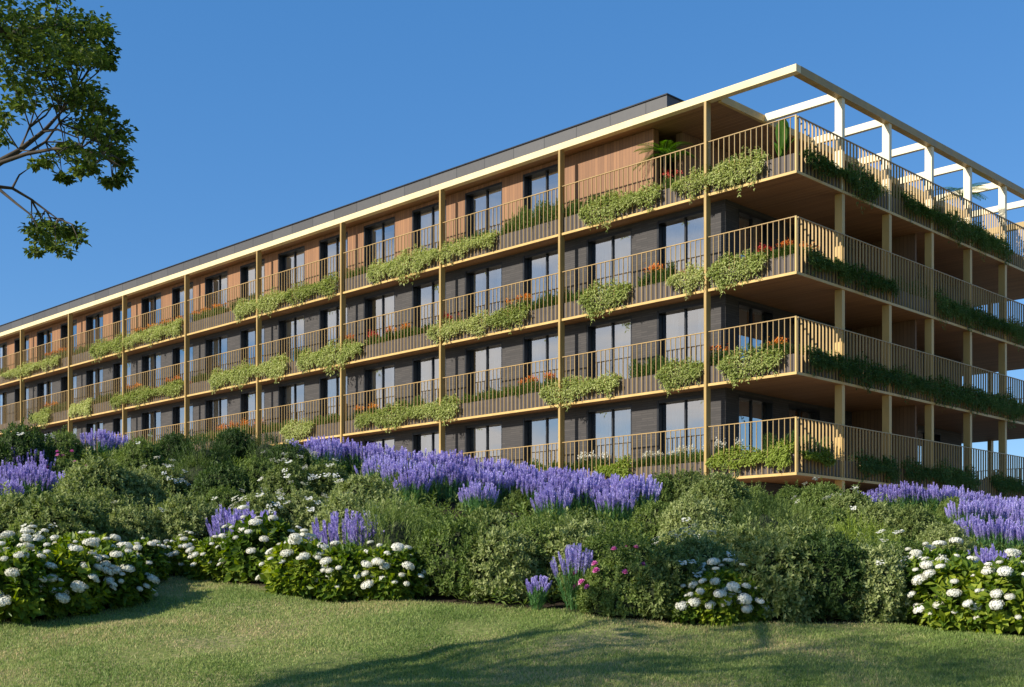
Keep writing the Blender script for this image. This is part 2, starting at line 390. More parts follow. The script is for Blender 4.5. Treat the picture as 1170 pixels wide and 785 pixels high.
def build_grass():
    n = 420000
    Y = 9.8 + (19.2 - 9.8) * RNG.random(n) ** 1.0
    k = RNG.uniform(-0.47, 0.47, n); X = k * Y
    keep = Y < edge_y(k) + 0.25 * RNG.random(n) + 0.05
    # thin, worn patches
    pat = np.sin(0.9 * X + 1.1) * np.sin(1.4 * Y + 0.5 * X) + 0.5 * np.sin(2.7 * X - 1.9 * Y)
    keep &= (pat < 0.75) | (RNG.random(n) < 0.35)
    X, Y, pat = X[keep], Y[keep], pat[keep]; n = len(X)
    Z = terrain(X, Y) - 0.005
    H = RNG.uniform(0.018, 0.048, n) * (1 - 0.25 * np.clip(pat, 0, 1)); w = RNG.uniform(0.004, 0.008, n)
    az = RNG.uniform(0, 2 * math.pi, n); ln = RNG.uniform(0.2, 0.9, n) * H
    la = RNG.uniform(0, 2 * math.pi, n)
    V = np.empty((n, 3, 3))
    V[:, 0] = np.stack([X - w * np.cos(az), Y - w * np.sin(az), Z], -1)
    V[:, 1] = np.stack([X + w * np.cos(az), Y + w * np.sin(az), Z], -1)
    V[:, 2] = np.stack([X + ln * np.cos(la), Y + ln * np.sin(la), Z + H], -1)
    m, nt, b = mat('grass_blade'); b.inputs['Roughness'].default_value = 0.55; b.inputs['Specular IOR Level'].default_value = 0.25
    ge = node(nt, 'ShaderNodeNewGeometry'); tc = node(nt, 'ShaderNodeTexCoord')
    n1 = node(nt, 'ShaderNodeTexNoise', Scale=0.75, Detail=5.0); nt.links.new(tc.outputs['Object'], n1.inputs['Vector'])
    a = node(nt, 'ShaderNodeMath', operation='MULTIPLY'); a.inputs[1].default_value = 0.42; nt.links.new(ge.outputs['Random Per Island'], a.inputs[0])
    c = node(nt, 'ShaderNodeMath', operation='MULTIPLY_ADD'); c.inputs[1].default_value = 1.25; nt.links.new(n1.outputs[0], c.inputs[0]); nt.links.new(a.outputs[0], c.inputs[2])
    e = node(nt, 'ShaderNodeMath', operation='SUBTRACT'); e.inputs[1].default_value = 0.33; nt.links.new(c.outputs[0], e.inputs[0])
    r = ramp(nt, e.outputs[0], [(0.15, (0.12, 0.19, 0.036)), (0.45, (0.245, 0.33, 0.08)), (0.62, (0.37, 0.40, 0.135)), (0.80, (0.58, 0.45, 0.23))])
    nt.links.new(r.outputs[0], b.inputs['Base Color'])
    t = node(nt, 'ShaderNodeBsdfTranslucent'); nt.links.new(r.outputs[0], t.inputs[0])
    mx = node(nt, 'ShaderNodeMixShader'); mx.inputs[0].default_value = 0.35
    nt.links.new(b.outputs[0], mx.inputs[1]); nt.links.new(t.outputs[0], mx.inputs[2]); nt.links.new(mx.outputs[0], nt.nodes['Material Output'].inputs[0])
    me = Geo().add(V.reshape(-1, 3), np.arange(n * 3).reshape(n, 3)).mesh('grass', m)
    tag(link('grass', me), 'short mown grass with worn straw-coloured patches', 'grass', kind='stuff')
build_grass()

# ------------------------------------------------------------------ plants: prototype meshes
def rosettes(g, P, D, n, L, W, rng, m=0, spread=(25, 80), stem=0.06):
    """n leaves round each shoot tip P pointing along D"""
    D = unit(D); k = len(P)
    A = unit(np.cross(D, rng.normal(size=(k, 3)))); B = np.cross(D, A)
    for j in range(n):
        t = 2.399 * j + rng.uniform(-0.4, 0.4, k)
        a = np.radians(spread[0] + (spread[1] - spread[0]) * (1 - j / n) + rng.uniform(-12, 12, k))
        rad = A * np.cos(t)[:, None] + B * np.sin(t)[:, None]
        d = D * np.cos(a)[:, None] + rad * np.sin(a)[:, None]
        p = P - D * (stem * (1 - j / n)) + rad * 0.006
        sz = rng.uniform(0.75, 1.2, k)
        leaves(g, p, d, D, L * sz, W * sz, m)

def lobes(rng, rx, ry, rz, n):
    c = rng.normal(size=(n, 3)); c = unit(c) * (rng.random((n, 1)) ** 0.4)
    c[:, 2] = np.abs(c[:, 2]) * 0.85
    c *= np.array([rx, ry, rz]) * 0.62
    c[:, 2] += rz * 0.12
    r = rng.uniform(0.24, 0.38, n) * min(rx, ry) * 1.2
    c = np.vstack([c, [(0, 0, rz * 0.32)]]); r = np.append(r, min(rx, ry) * 0.84)
    return c, r

def blob(g, c, r, m, rng, squash=1.0, seg=8):
    V = []; F = []
    for i in range(seg + 1):
        th = math.pi * i / seg
        for j in range(seg + 2):
            ph = 2 * math.pi * j / (seg + 2)
            q = r * rng.uniform(0.88, 1.08)
            V.append((c[0] + q * math.sin(th) * math.cos(ph), c[1] + q * math.sin(th) * math.sin(ph), max(0.0, c[2] + q * squash * math.cos(th))))
    s2 = seg + 2
    for i in range(seg):
        for j in range(s2):
            F.append((i*s2+j, i*s2+(j+1) % s2, (i+1)*s2+(j+1) % s2, (i+1)*s2+j))
    g.add(V, F, m)

def lobe_points(rng, c, r, n, squash=1.0):
    """points spread over the outer skin of the union of lobes, with outward normals"""
    out_p = []; out_d = []; tot = 0
    w = r ** 2 / np.sum(r ** 2)
    while tot < n:
        i = rng.choice(len(r), size=n, p=w)
        d = rand_dirs(n, rng)
        p = c[i] + d * r[i][:, None] * rng.uniform(0.86, 1.08, n)[:, None] * np.array([1, 1, squash])
        ok = p[:, 2] > 0.03
        for cc, rr in zip(c, r):
            ok &= np.linalg.norm((p - cc) / np.array([1, 1, squash]), axis=1) > rr * 0.84
        out_p.append(p[ok]); out_d.append(d[ok]); tot += int(ok.sum())
    return np.vstack(out_p)[:n], np.vstack(out_d)[:n]

def shrub_mesh(name, seed, rx, ry, rz, leafm, nsprig=620, nleaf=9, L=0.085, W=0.034, nl=11, up=0.22, spread=(30, 92)):
    rng = np.random.default_rng(seed); g = Geo()
    c, r = lobes(rng, rx, ry, rz, nl)
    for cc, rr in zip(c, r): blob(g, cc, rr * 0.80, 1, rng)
    p, d = lobe_points(rng, c, r, nsprig)
    dd = d + np.array([0, 0, up]) + rng.normal(size=d.shape) * 0.28
    rosettes(g, p, dd, nleaf, L, W, rng, 0, spread)
    q, e = lobe_points(rng, c * 0.97, r * 0.88, nsprig // 2)
    rosettes(g, q, e + rng.normal(size=e.shape) * 0.5, 5, L, W, rng, 0)
    # a few shoots that stand out of the outline
    k = nsprig // 26
    sp, sd = lobe_points(rng, c, r * 1.0, k)
    for s in (0.05, 0.10, 0.15):
        rosettes(g, sp + (sd + [0, 0, 0.9]) * s * 0.8, sd + [0, 0, 1.0], 5, L * 0.9, W * 0.9, rng, 0)
    me = g.mesh(name, [M[leafm], M['core']])
    me['top'] = float(max(c[:, 2] + r))
    return me

def feather_mesh(name, seed, rx, rz, leafm, n=420):
    """upright feathery shoots with narrow leaves"""
    rng = np.random.default_rng(seed); g = Geo()
    c, r = lobes(rng, rx, rx, rz, 8)
    for cc, rr in zip(c, r): blob(g, cc, rr * 0.68, 1, rng)
    p, d = lobe_points(rng, c, r * 0.85, n)
    d = unit(d * 0.6 + [0, 0, 1.0] + rng.normal(size=d.shape) * 0.15)
    ln = rng.uniform(0.14, 0.30, n)
    for j in range(16):
        t = (j + 0.5) / 16
        A = unit(np.cross(d, rand_dirs(n, rng)))
        leaves(g, p + d * (ln * t)[:, None], A * (1.15 - t * 0.6) + d * 0.9, d, 0.065 * (1.25 - 0.6 * t), 0.012, 0)
    me = g.mesh(name, [M[leafm], M['core']])
    return me

def hydrangea_mesh(name, seed, r0, h):
    rng = np.random.default_rng(seed); g = Geo()
    c, r = lobes(rng, r0, r0, h * 0.9, 8)
    for cc, rr in zip(c, r): blob(g, cc, rr * 0.72, 1, rng)
    p, d = lobe_points(rng, c, r * 0.98, 330)
    rosettes(g, p, d + [0, 0, 0.5] + rng.normal(size=d.shape) * 0.3, 7, 0.125, 0.07, rng, 0, (35, 95), 0.08)
    q, e = lobe_points(rng, c * 0.96, r * 0.85, 200)
    rosettes(g, q, e + rng.normal(size=e.shape) * 0.4, 5, 0.12, 0.065, rng, 0, (40, 100))
    me = g.mesh(name, [M['leaf_hyd'], M['core']])
    hp, hd = lobe_points(rng, c, r * 1.06, 500)
    hp = hp + unit(hd + [0, 0, .7]) * rng.uniform(-.02, .12, (len(hp), 1))
    # heads sit on the outer, upper skin, apart from one another
    sel = []
    for i in range(len(hp)):
        if hp[i][2] < 0.14 or hd[i][2] < -0.25: continue
        if all(np.linalg.norm(hp[i] - hp[j]) > 0.115 for j in sel): sel.append(i)
        if len(sel) >= 60: break
    return me, [(hp[i], hd[i]) for i in sel]

def flowerhead_mesh(name, seed, r=0.10, squash=0.62, n=120, m='white_fl', L=0.034):
    rng = np.random.default_rng(seed); g = Geo()
    blob(g, (0, 0, r * squash * 0.5), r * 0.80, 0, rng, squash, 7)
    d = rand_dirs(n, rng); d = d[d[:, 2] > -0.45]
    p = d * np.array([r, r, r * squash]) * 0.86 + [0, 0, r * squash * 0.5]
    n_ = len(p)
    for j in range(3):
        A = unit(np.cross(d, rand_dirs(n_, rng)))
        leaves(g, p - A * L * 0.5, A + d * 0.3, d, L, L * 0.8, 0, 0.1)
    return g.mesh(name, M[m])

def cluster_mesh(name, seed, m, n=14, r=0.06, L=0.03):
    """loose flat cluster of small flowers"""
    rng = np.random.default_rng(seed); g = Geo()
    P = np.clip(rng.normal(size=(n, 3)), -.95, .95) * [r, r, r * 0.35]
    for j in range(5):
        t = 2 * math.pi * j / 5 + rng.uniform(-0.3, 0.3, n)
        d = np.stack([np.cos(t), np.sin(t), np.full(n, 0.35)], -1)
        leaves(g, P, d, np.tile([0, 0, 1.0], (n, 1)), L, L * 0.8, 0, 0.1)
    return g.mesh(name, M[m])

def bloom_mesh(name, seed, m, r=0.05):
    rng = np.random.default_rng(seed); g = Geo()
    for ring, (a, k) in enumerate(((75, 7), (50, 6), (25, 4))):
        t = 2 * math.pi * np.arange(k) / k + ring * 0.5
        a = math.radians(a)
        d = np.stack([np.cos(t) * math.sin(a), np.sin(t) * math.sin(a), np.full(k, math.cos(a))], -1)
        leaves(g, np.zeros((k, 3)), d, np.tile([0, 0, 1.0], (k, 1)), r, r * 0.95, 0, 0.15)
    return g.mesh(name, M[m])

def lavender_meshes(name, seed, r0, h, n, single=False):
    rng = np.random.default_rng(seed)
    st = Geo(); fl = Geo(); spikes = []; bs = 0.3 if single else 0.7
    rr = r0 * np.sqrt(rng.random(n)); a = rng.uniform(0, 2 * math.pi, n)
    B = np.stack([rr * np.cos(a) * bs, rr * np.sin(a) * bs, np.zeros(n)], -1)
    hh = h * (rng.uniform(0.86, 1.05, n) if single else rng.uniform(0.80, 1.10, n)) * (1 - 0.22 * (rr / r0) ** 2)
    T = np.stack([rr * np.cos(a), rr * np.sin(a), hh], -1) + rng.normal(size=(n, 3)) * [0.02, 0.02, 0]
    D = unit(T - B); Ln = np.linalg.norm(T - B, axis=1)
    # stems: two crossed thin blades, then narrow leaves along the lower two thirds
    for q in range(2):
        A = unit(np.cross(D, rand_dirs(n, rng)))
        V = np.stack([B - A * 0.005, B + A * 0.005, T + A * 0.003, T - A * 0.003], 1)
        st.add(V.reshape(-1, 3), np.arange(n * 4).reshape(n, 4), 0)
    for j in range(13):
        t = 0.04 + 0.6 * (j / 13) + rng.uniform(0, 0.04, n)
        A = unit(np.cross(D, rand_dirs(n, rng)))
        leaves(st, B + D * (Ln * t)[:, None], A * 0.55 + D, D, 0.10, 0.013, 0)
    sl = rng.uniform(0.26, 0.38, n) * h * (0.85 if single else 1)
    for j in range(15):
        t = j / 15
        A = unit(np.cross(D, rand_dirs(n, rng)))
        p = T - D * (sl * t)[:, None]
        sz = 0.034 * (0.55 + 0.75 * math.sin(math.pi * min(1, 0.15 + 0.8 * t)))
        if single: spikes.append((p, A, sz))
        else:
            leaves(fl, p, A * 0.55 + D, D, sz * 1.25, sz * 0.6, 0, 0.1)
            leaves(fl, p, -A * 0.55 + D, D, sz * 1.25, sz * 0.6, 0, 0.1)
    me = st.mesh(name, M['leaf_lav'])
    if not single:
        return me, fl.mesh(name + '_flower_spikes', M['purple'])
    out = []
    for i in range(n):
        g = Geo()
        for p, A, sz in spikes:
            for q in range(2):
                a2 = A[i] if q == 0 else -A[i]
                leaves(g, [p[i] - T[i]], [a2 * .6 + D[i]], [D[i]], sz, sz * 0.6, 0, 0.1)
        out.append((g.mesh('flower_spike', M['purple']), T[i]))
    return me, out

# --- shrubs
PRO = {
    'olive': [shrub_mesh('evergreen_shrub', 11 + i, 0.85, 0.8, 0.95, 'leaf_olive', 860, 10, 0.074, 0.038) for i in range(3)],
    'mid': [shrub_mesh('leafy_shrub', 31 + i, 0.85, 0.8, 0.92, 'leaf_mid', 1000, 9, 0.060, 0.033, 12) for i in range(3)],
    'dark': [shrub_mesh('dark_shrub', 51 + i, 0.8, 0.8, 0.95, 'leaf_dark', 860, 9, 0.068, 0.034, 12) for i in range(2)],
    'feather': [feather_mesh('feathery_shrub', 61 + i, 0.75, 0.95, 'leaf_dark' if i == 0 else 'leaf_mid', 520) for i in range(2)],
    'lime': [feather_mesh('lime_shrub', 71, 0.5, 0.95, 'leaf_lime', 330)],
}
KINDNAME = {'olive': 'evergreen_shrub', 'mid': 'leafy_shrub', 'dark': 'dark_shrub', 'feather': 'feathery_shrub', 'lime': 'lime_shrub'}
for ms in PRO.values():
    for me in ms:
        co = np.empty(len(me.vertices) * 3); me.vertices.foreach_get('co', co)
        me['h'] = float(np.percentile(co.reshape(-1, 3)[:, 2], 99.7))

CLUSTER = [cluster_mesh('flower_cluster', 81 + i, 'white_fl', 16, 0.055, 0.026) for i in range(2)]
PINKB = bloom_mesh('pink_bloom', 85, 'pink', 0.062)

def on_skin(me, n, rng, zmin=0.5):
    """points on the upper outer skin of a mesh (its leaf tips)"""
    co = np.empty(len(me.vertices) * 3); me.vertices.foreach_get('co', co); co = co.reshape(-1, 3)
    h = co[:, 2].max()
    c = np.array([0, 0, h * 0.3]); rad = np.linalg.norm(co - c, axis=1)
    cand = np.nonzero((co[:, 2] > zmin * h) & (rad > np.percentile(rad, 86)))[0]
    sel = []
    rng.shuffle(cand)
    for i in cand:
        if all(np.linalg.norm(co[i] - co[j]) > 0.12 for j in sel): sel.append(i)
        if len(sel) >= n: break
    return co[sel]

SHRUB_I = 0
def shrub(kind, px, ty, s, label, flowers=0, fcol='white', off=None, wide=0.86, var=None):
    """a shrub whose top meets row ty in column px (or standing OFF metres into the bed); s scales its prototype"""
    global SHRUB_I
    SHRUB_I += 1
    rng = np.random.default_rng(500 + SHRUB_I)
    s *= rng.uniform(.84, 1.14)
    ms = PRO[kind]; me = ms[(SHRUB_I if var is None else var) % len(ms)]
    h = me['h'] * s
    if off is not None:
        k = (px - CX) / FPX; y = float(edge_y(k)) + off; x = k * y; z = tz(x, y)
    else:
        x, y, z = solve(px, ty, h)
    o = link(KINDNAME[kind] if not flowers else ('rose_bush' if fcol == 'pink' else 'flowering_shrub'), me, loc=(x, y, z - 0.04), rz=rng.uniform(0, 6.28))
    o.scale = (s * wide, s * wide, s * rng.uniform(0.95, 1.05))
    tag(o, label, 'shrub', 'shrubs in the planted bank')
    if flowers:
        for p in on_skin(me, flowers, rng, 0.35 if fcol == 'pink' else 0.45):
            f = link('bloom' if fcol == 'pink' else 'flower_cluster', PINKB if fcol == 'pink' else CLUSTER[rng.integers(2)], o, loc=tuple(p * 1.02 + [0, 0, 0.015]))
            d = Vector((p[0], p[1], p[2] * 0.8)).normalized()
            f.rotation_euler = (d + Vector((0, -0.1, 0.7))).to_track_quat('Z', 'Y').to_euler()
            q = rng.uniform(0.8, 1.25) / s ** 0.5; f.scale = (q, q, q)
    return o

HYD = [hydrangea_mesh('hydrangea', 91 + i, 0.58, 0.9) for i in range(3)]
HEAD = [flowerhead_mesh('flower_head', 101 + i, 0.098, (0.45, 0.6, 0.36)[i]) for i in range(3)]
HN = 0
def hydrangea(px, label, off=None, ty=None, s=1.0, heads=26, hs=1.0):
    global HN
    HN += 1
    rng = np.random.default_rng(700 + HN)
    me, hp = HYD[HN % 3]
    if off is not None:
        k = (px - CX) / FPX; y = float(edge_y(k)) + off; x = k * y; z = tz(x, y)
    else:
        x, y, z = solve(px, ty, 0.98 * s)
    o = link('hydrangea', me, loc=(x, y, z - 0.03), rz=rng.uniform(0, 6.28)); o.scale = (s, s, s)
    tag(o, label, 'hydrangea', 'white hydrangeas along the lawn edge')
    idx = rng.permutation(len(hp))[:int(heads * 1.6)]
    for i in idx:
        p, d = hp[i]
        f = link('flower_head', HEAD[rng.integers(3)], o, loc=tuple(p))
        f.rotation_euler = (Vector(d) + Vector((0, 0, 1.5))).to_track_quat('Z', 'Y').to_euler()
        q = (0.42 + 0.62 * rng.random() ** 1.4) * hs / s; f.scale = (q, q, q)
    return o

LAV = [lavender_meshes('lavender', 111 + i, 0.42, 0.70, 80) for i in range(3)]
LN = 0
def lavender(px, ty, s, label, group='lavender clumps in the bank', off=None):
    global LN
    LN += 1
    rng = np.random.default_rng(900 + LN)
    me, fl = LAV[LN % 3]
    if off is not None:
        k = (px - CX) / FPX; y = float(edge_y(k)) + off; x = k * y; z = tz(x, y)
    else:
        x, y, z = solve(px, ty, 0.66 * s)
    o = link('lavender', me, loc=(x, y, z - 0.02), rz=rng.uniform(0, 6.28)); o.scale = (s, s, s)
    tag(o, label, 'lavender', group)
    tag(link('flower_spikes', fl, o), kind='stuff')
    return o

def lavender_single(px, off, r0, h, n, label, seed):
    me, sp = lavender_meshes('lavender', seed, r0, h, n, True)
    k = (px - CX) / FPX; y = float(edge_y(k)) + off; x = k * y
    o = link('lavender', me, loc=(x, y, tz(x, y) - 0.02)); tag(o, label, 'lavender', 'lavender clumps in the bank')
    for m_, t in sp: link('flower_spike', m_, o, loc=tuple(t))

# ------------------------------------------------------------------ the planted bank
BAND = 'purple lavender clump in the long band below the balconies'
for px, ty, s in [(348,505,.95),(368,503,1),(390,503,1),(412,506,1),(434,509,1),(456,512,1),(478,516,1),(500,519,1),(522,518,1.05),(546,523,1),(570,526,1),(594,529,1),(618,531,1),(642,535,1),(666,538,1),(690,541,1),
                  (432,524,.95),(458,527,1),(484,531,1),(510,532,1),(536,536,1),(562,539,1),(588,541,1),(614,545,1),(640,548,1),(664,550,1),(688,552,1),(712,549,1.05),(728,547,1.1),
                  (470,541,.85),(545,552,.9),(632,560,.9),(702,560,1.0)]:
    lavender(px, ty, s * 1.08, BAND, 'lavender clumps in the long band')
for px, ty, s in [(985,556,.8),(1012,548,1),(1036,545,1.05),(1068,551,1),(1092,552,1.05),(1116,556,1),(1140,560,1),(1164,566,1),(1104,572,1),(1128,573,1.05),(1152,577,1),(1176,582,1),(1140,593,1.05),(1172,600,1),(1112,592,.9)]:
    lavender(px, ty, s * .95, 'purple lavender clump in the patch before the shaded balconies', 'lavender clumps in the shaded-side patch')
for px, ty, s in [(-2,514,1),(20,515,1),(42,519,1),(12,531,1),(36,535,1.0),(4,548,.9),(60,540,.7)]:
    lavender(px, ty, s, 'purple lavender clump in the patch at the far left', 'lavender clumps in the left patch')
lavender(112, 494, .95, 'purple lavender clump alone on the crest above the pink rose')
lavender(130, 496, .85, 'smaller purple lavender clump joined to the one on the crest')
lavender(276, 0, 1.3, 'purple lavender clump rising beside the tallest white hydrangea', off=1.35)
lavender(398, 0, 1.4, 'purple lavender clump rising behind the middle hydrangeas, right of the tallest', off=1.25)
lavender(738, 588, .6, 'low bluish lavender tuft under the end of the long lavender band')
lavender(1132, 628, 1.0, 'purple lavender clump in the midst of white hydrangeas')
lavender_single(657, .35, .30, .86, 46, 'tall lavender clump with long bare green stems at the lawn edge', 301)
lavender_single(613, .15, .2, .46, 24, 'small lavender clump at the lawn edge beside a taller one', 302)

# crest
shrub('dark', 24, 480, 1.0, 'dark rounded shrub with a few white flowers on top of the crest', 6)
shrub('mid', 72, 492, .85, 'green shrub on the crest between dark white-flowered shrub and lavender')
shrub('mid', 160, 497, .8, 'green shrub on the crest beside the lone lavender', 3)
shrub('dark', 200, 493, .85, 'dark shrub on the crest, first of the dark ones after the lavender')
shrub('feather', 232, 489, 1.0, 'feathery dark shrub on the crest in front of the lowest balconies', var=0)
shrub('dark', 268, 488, .9, 'dark dense shrub on the crest between two feathery ones')
shrub('feather', 304, 492, .9, 'feathery dark shrub on the crest next to the lavender band', var=0)
shrub('dark', 330, 506, .8, 'low dark shrub touching the left end of the lavender band', 5)
shrub('mid', 756, 536, .9, 'green shrub at the right end of the long lavender band')
shrub('olive', 786, 530, .95, 'olive shrub below the white-flowering balcony bushes')
shrub('olive', 822, 534, .95, 'olive shrub under the corner planter of the lowest balcony')
shrub('mid', 860, 550, .8, 'green shrub under the corner of the lowest slab')
shrub('mid', 905, 552, .8, 'green shrub directly below the building corner')
shrub('mid', 940, 548, .9, 'green shrub with white flowers below the shaded balconies', 6)
shrub('olive', 972, 560, .85, 'olive shrub with white flowers beside the shaded lavender patch', 16)

# upper bank
shrub('mid', 76, 517, .8, 'rose bush with pink blooms beside the left lavender patch', 14, 'pink')
shrub('olive', 112, 516, 1.0, 'broad olive shrub in front of the lone lavender on the crest')
shrub('olive', 152, 532, .95, 'olive shrub beside the white-flowered one on the left bank')
shrub('olive', 184, 530, .85, 'bushy shrub dotted with white flowers on the left bank', 26)
shrub('feather', 226, 513, .9, 'soft feathery shrub below the dark crest shrubs', var=1)
shrub('dark', 254, 524, .9, 'dark shrub below the feathery crest shrubs')
shrub('mid', 294, 520, .9, 'green shrub left of the white-flowered mound')
shrub('olive', 330, 522, 1.05, 'olive mound with scattered white flowers under the lavender band', 18)
shrub('olive', 372, 524, 1.0, 'olive mound directly under the left half of the lavender band', 12)
shrub('olive', 416, 536, 1.0, 'olive mound where the lavender band widens')
shrub('olive', 448, 562, .95, 'olive mound at the foot of the lavender band')
shrub('mid', 496, 574, .9, 'green shrub under the middle of the lavender band')
shrub('olive', 560, 580, .9, 'olive shrub under the lavender band above the lawn-edge mound')
shrub('olive', 612, 590, .95, 'olive shrub behind the two lawn-edge lavender clumps')
shrub('olive', 655, 592, .95, 'olive shrub above the tall lawn-edge lavender')
shrub('mid', 700, 600, .9, 'green shrub below the right end of the lavender band')
shrub('mid', 750, 568, .9, 'green shrub beside the low bluish lavender tuft')
shrub('olive', 790, 566, .95, 'olive shrub in the second row under the olive crest shrubs')
shrub('olive', 832, 566, .95, 'olive shrub left of the two feathery dark shrubs')
shrub('feather', 872, 560, 1.0, 'feathery dark shrub below the building corner', var=0)
shrub('feather', 906, 566, 1.0, 'feathery green shrub with pointed tips beside its dark twin', var=1)
shrub('mid', 944, 572, .9, 'green shrub above the lime coloured spires')
shrub('olive', 1004, 572, .9, 'olive shrub just under the shaded lavender patch')
shrub('olive', 1042, 576, 1.0, 'broad olive shrub right under the shaded lavender patch')
shrub('olive', 1078, 592, .85, 'olive shrub between the shaded lavender and white hydrangeas')

# middle of the bank
shrub('olive', 20, 556, 1.0, 'olive shrub below the left lavender patch')
shrub('olive', 70, 552, 1.05, 'broad olive mound below the pink rose bush')
shrub('olive', 118, 556, 1.0, 'olive mound in the middle of the left bank')
shrub('mid', 40, 588, .9, 'green shrub behind the big left hydrangea group', 7)
shrub('olive', 150, 574, .9, 'olive shrub behind the right end of the left hydrangeas', 5)
shrub('olive', 212, 562, 1.0, 'rounded olive mound above the gap in the hydrangeas')
shrub('mid', 256, 556, .9, 'green shrub beside the rounded olive mound', 4)
shrub('olive', 300, 558, .95, 'olive shrub behind the tallest white hydrangea', 16)
shrub('olive', 346, 556, 1.0, 'olive shrub sprinkled with white flowers behind the hydrangeas', 20)
shrub('olive', 398, 562, 1.0, 'olive shrub above the lavender between the hydrangeas', 6)
shrub('feather', 446, 568, 1.05, 'feathery green shrub above the right-hand hydrangea of the middle group', var=1)
shrub('mid', 488, 585, 1.0, 'green shrub at the back of the middle hydrangea group')
shrub('lime', 690, 604, .8, 'pale lime shoots above the pink rose at the lawn edge')
shrub('mid', 735, 604, .9, 'green shrub behind the pink rose at the lawn edge')
shrub('olive', 782, 598, .9, 'loose shrub with small white flowers above the shaded hydrangea', 26)
shrub('olive', 836, 590, 1.0, 'olive shrub behind the shaded hydrangea')
shrub('olive', 882, 592, 1.0, 'olive shrub above the big shaded lawn-edge shrub')
shrub('lime', 948, 596, .95, 'pale lime spires, shortest of the three', var=0)
shrub('lime', 976, 588, 1.1, 'pale lime spires, tallest of the three')
shrub('lime', 1004, 600, .95, 'pale lime spires nearest the right hydrangea group')
shrub('mid', 1030, 606, .85, 'green shrub behind the left edge of the right hydrangea group', 5)

# lawn edge
shrub('mid', 522, 0, 1.0, 'big shrub next to the middle hydrangeas at the lawn edge', off=.8)
shrub('olive', 572, 0, 1.05, 'largest pale-leaved shrub at the lawn edge left of small lavender', off=.75)
shrub('mid', 612, 0, 1.05, 'green shrub directly behind the small lawn-edge lavender', off=1.35)
shrub('olive', 655, 0, 1.0, 'olive shrub directly behind the tall lawn-edge lavender', off=1.5)
shrub('mid', 704, 0, .72, 'pink rose bush at the lawn edge beside tall lavender', 18, 'pink', off=.55)
shrub('olive', 760, 0, .88, 'olive shrub at the lawn edge between pink rose and shaded hydrangea', 5, off=.6)
shrub('olive', 800, 0, .95, 'olive shrub rising behind the shaded hydrangea with white flowers', 16, off=1.3)
shrub('olive', 888, 0, .95, 'shaded shrub at the lawn edge right of the shaded hydrangea', off=.65)
shrub('dark', 940, 0, 1.02, 'largest shaded shrub at the lawn edge', off=.7)
shrub('olive', 992, 0, .9, 'shaded shrub at the lawn edge left of the right hydrangeas', 3, off=.65)
shrub('olive', 920, 0, 1.1, 'shrub filling the second row behind the shaded lawn-edge shrubs', off=1.7)
shrub('mid', 1000, 0, 1.0, 'green shrub in the second row behind the rightmost shaded shrub', off=1.6)

# white hydrangeas
hydrangea(14, 'white hydrangea at the lawn edge cut by the left frame', off=.45, s=1.12, heads=30, hs=1.15)
hydrangea(70, 'white hydrangea at the lawn edge, second of the left group', off=.55, s=1.1, heads=30, hs=1.1)
hydrangea(128, 'white hydrangea at the right end of the left group', off=.6, s=1.0, heads=26)
hydrangea(30, 'white hydrangea in the back row of the left group', off=1.5, s=1.05, heads=24)
hydrangea(98, 'white hydrangea in the back row above the end of left group', off=1.5, s=1.0, heads=24, hs=.9)
hydrangea(160, 'small white hydrangea behind the end of the left group', off=1.2, s=.75, heads=22, hs=.7)
hydrangea(212, 'small-headed white hydrangea beside the gap in the lawn edge', off=.5, s=.72, heads=26, hs=.65)
hydrangea(250, 'small-headed white hydrangea next to the tallest one', off=.5, s=.8, heads=22, hs=.75)
hydrangea(300, 'tallest white hydrangea, in the middle group', off=.9, s=1.18, heads=30, hs=1.05)
hydrangea(345, 'white hydrangea in the front of the middle group', off=.45, s=.98, heads=24, hs=1.05)
hydrangea(400, 'white hydrangea in the middle group below the lavender', off=.5, s=.95, heads=26, hs=1.0)
hydrangea(450, 'white hydrangea at the right end of the middle group', off=.5, s=.95, heads=24, hs=1.0)
hydrangea(825, 'white hydrangea in tree shade surrounded by olive shrubs', off=.45, s=.85, heads=24, hs=.95)
hydrangea(790, 'low white hydrangea in tree shade, left of its larger neighbour', off=.55, s=.8, heads=20, hs=.9)
hydrangea(856, 'low white hydrangea in tree shade, right of its larger neighbour', off=.5, s=.8, heads=18, hs=.9)
hydrangea(1046, 'white hydrangea at the left end of the right group', off=.7, s=1.0, heads=28, hs=1.0)
hydrangea(1095, 'white hydrangea in the front row of the right group', off=.6, s=1.1, heads=30, hs=1.05)
hydrangea(1150, 'white hydrangea at the right frame, front row', off=.5, s=1.08, heads=30, hs=1.0)
hydrangea(1075, 'white hydrangea in the back row of the right group', off=1.6, s=1.05, heads=26, hs=.95)
hydrangea(1164, 'white hydrangea in the back row at the right frame', off=1.6, s=1.05, heads=26, hs=.95)
hydrangea(1018, 'small white hydrangea beside the last shaded shrub', off=.9, s=.75, heads=18, hs=.7)

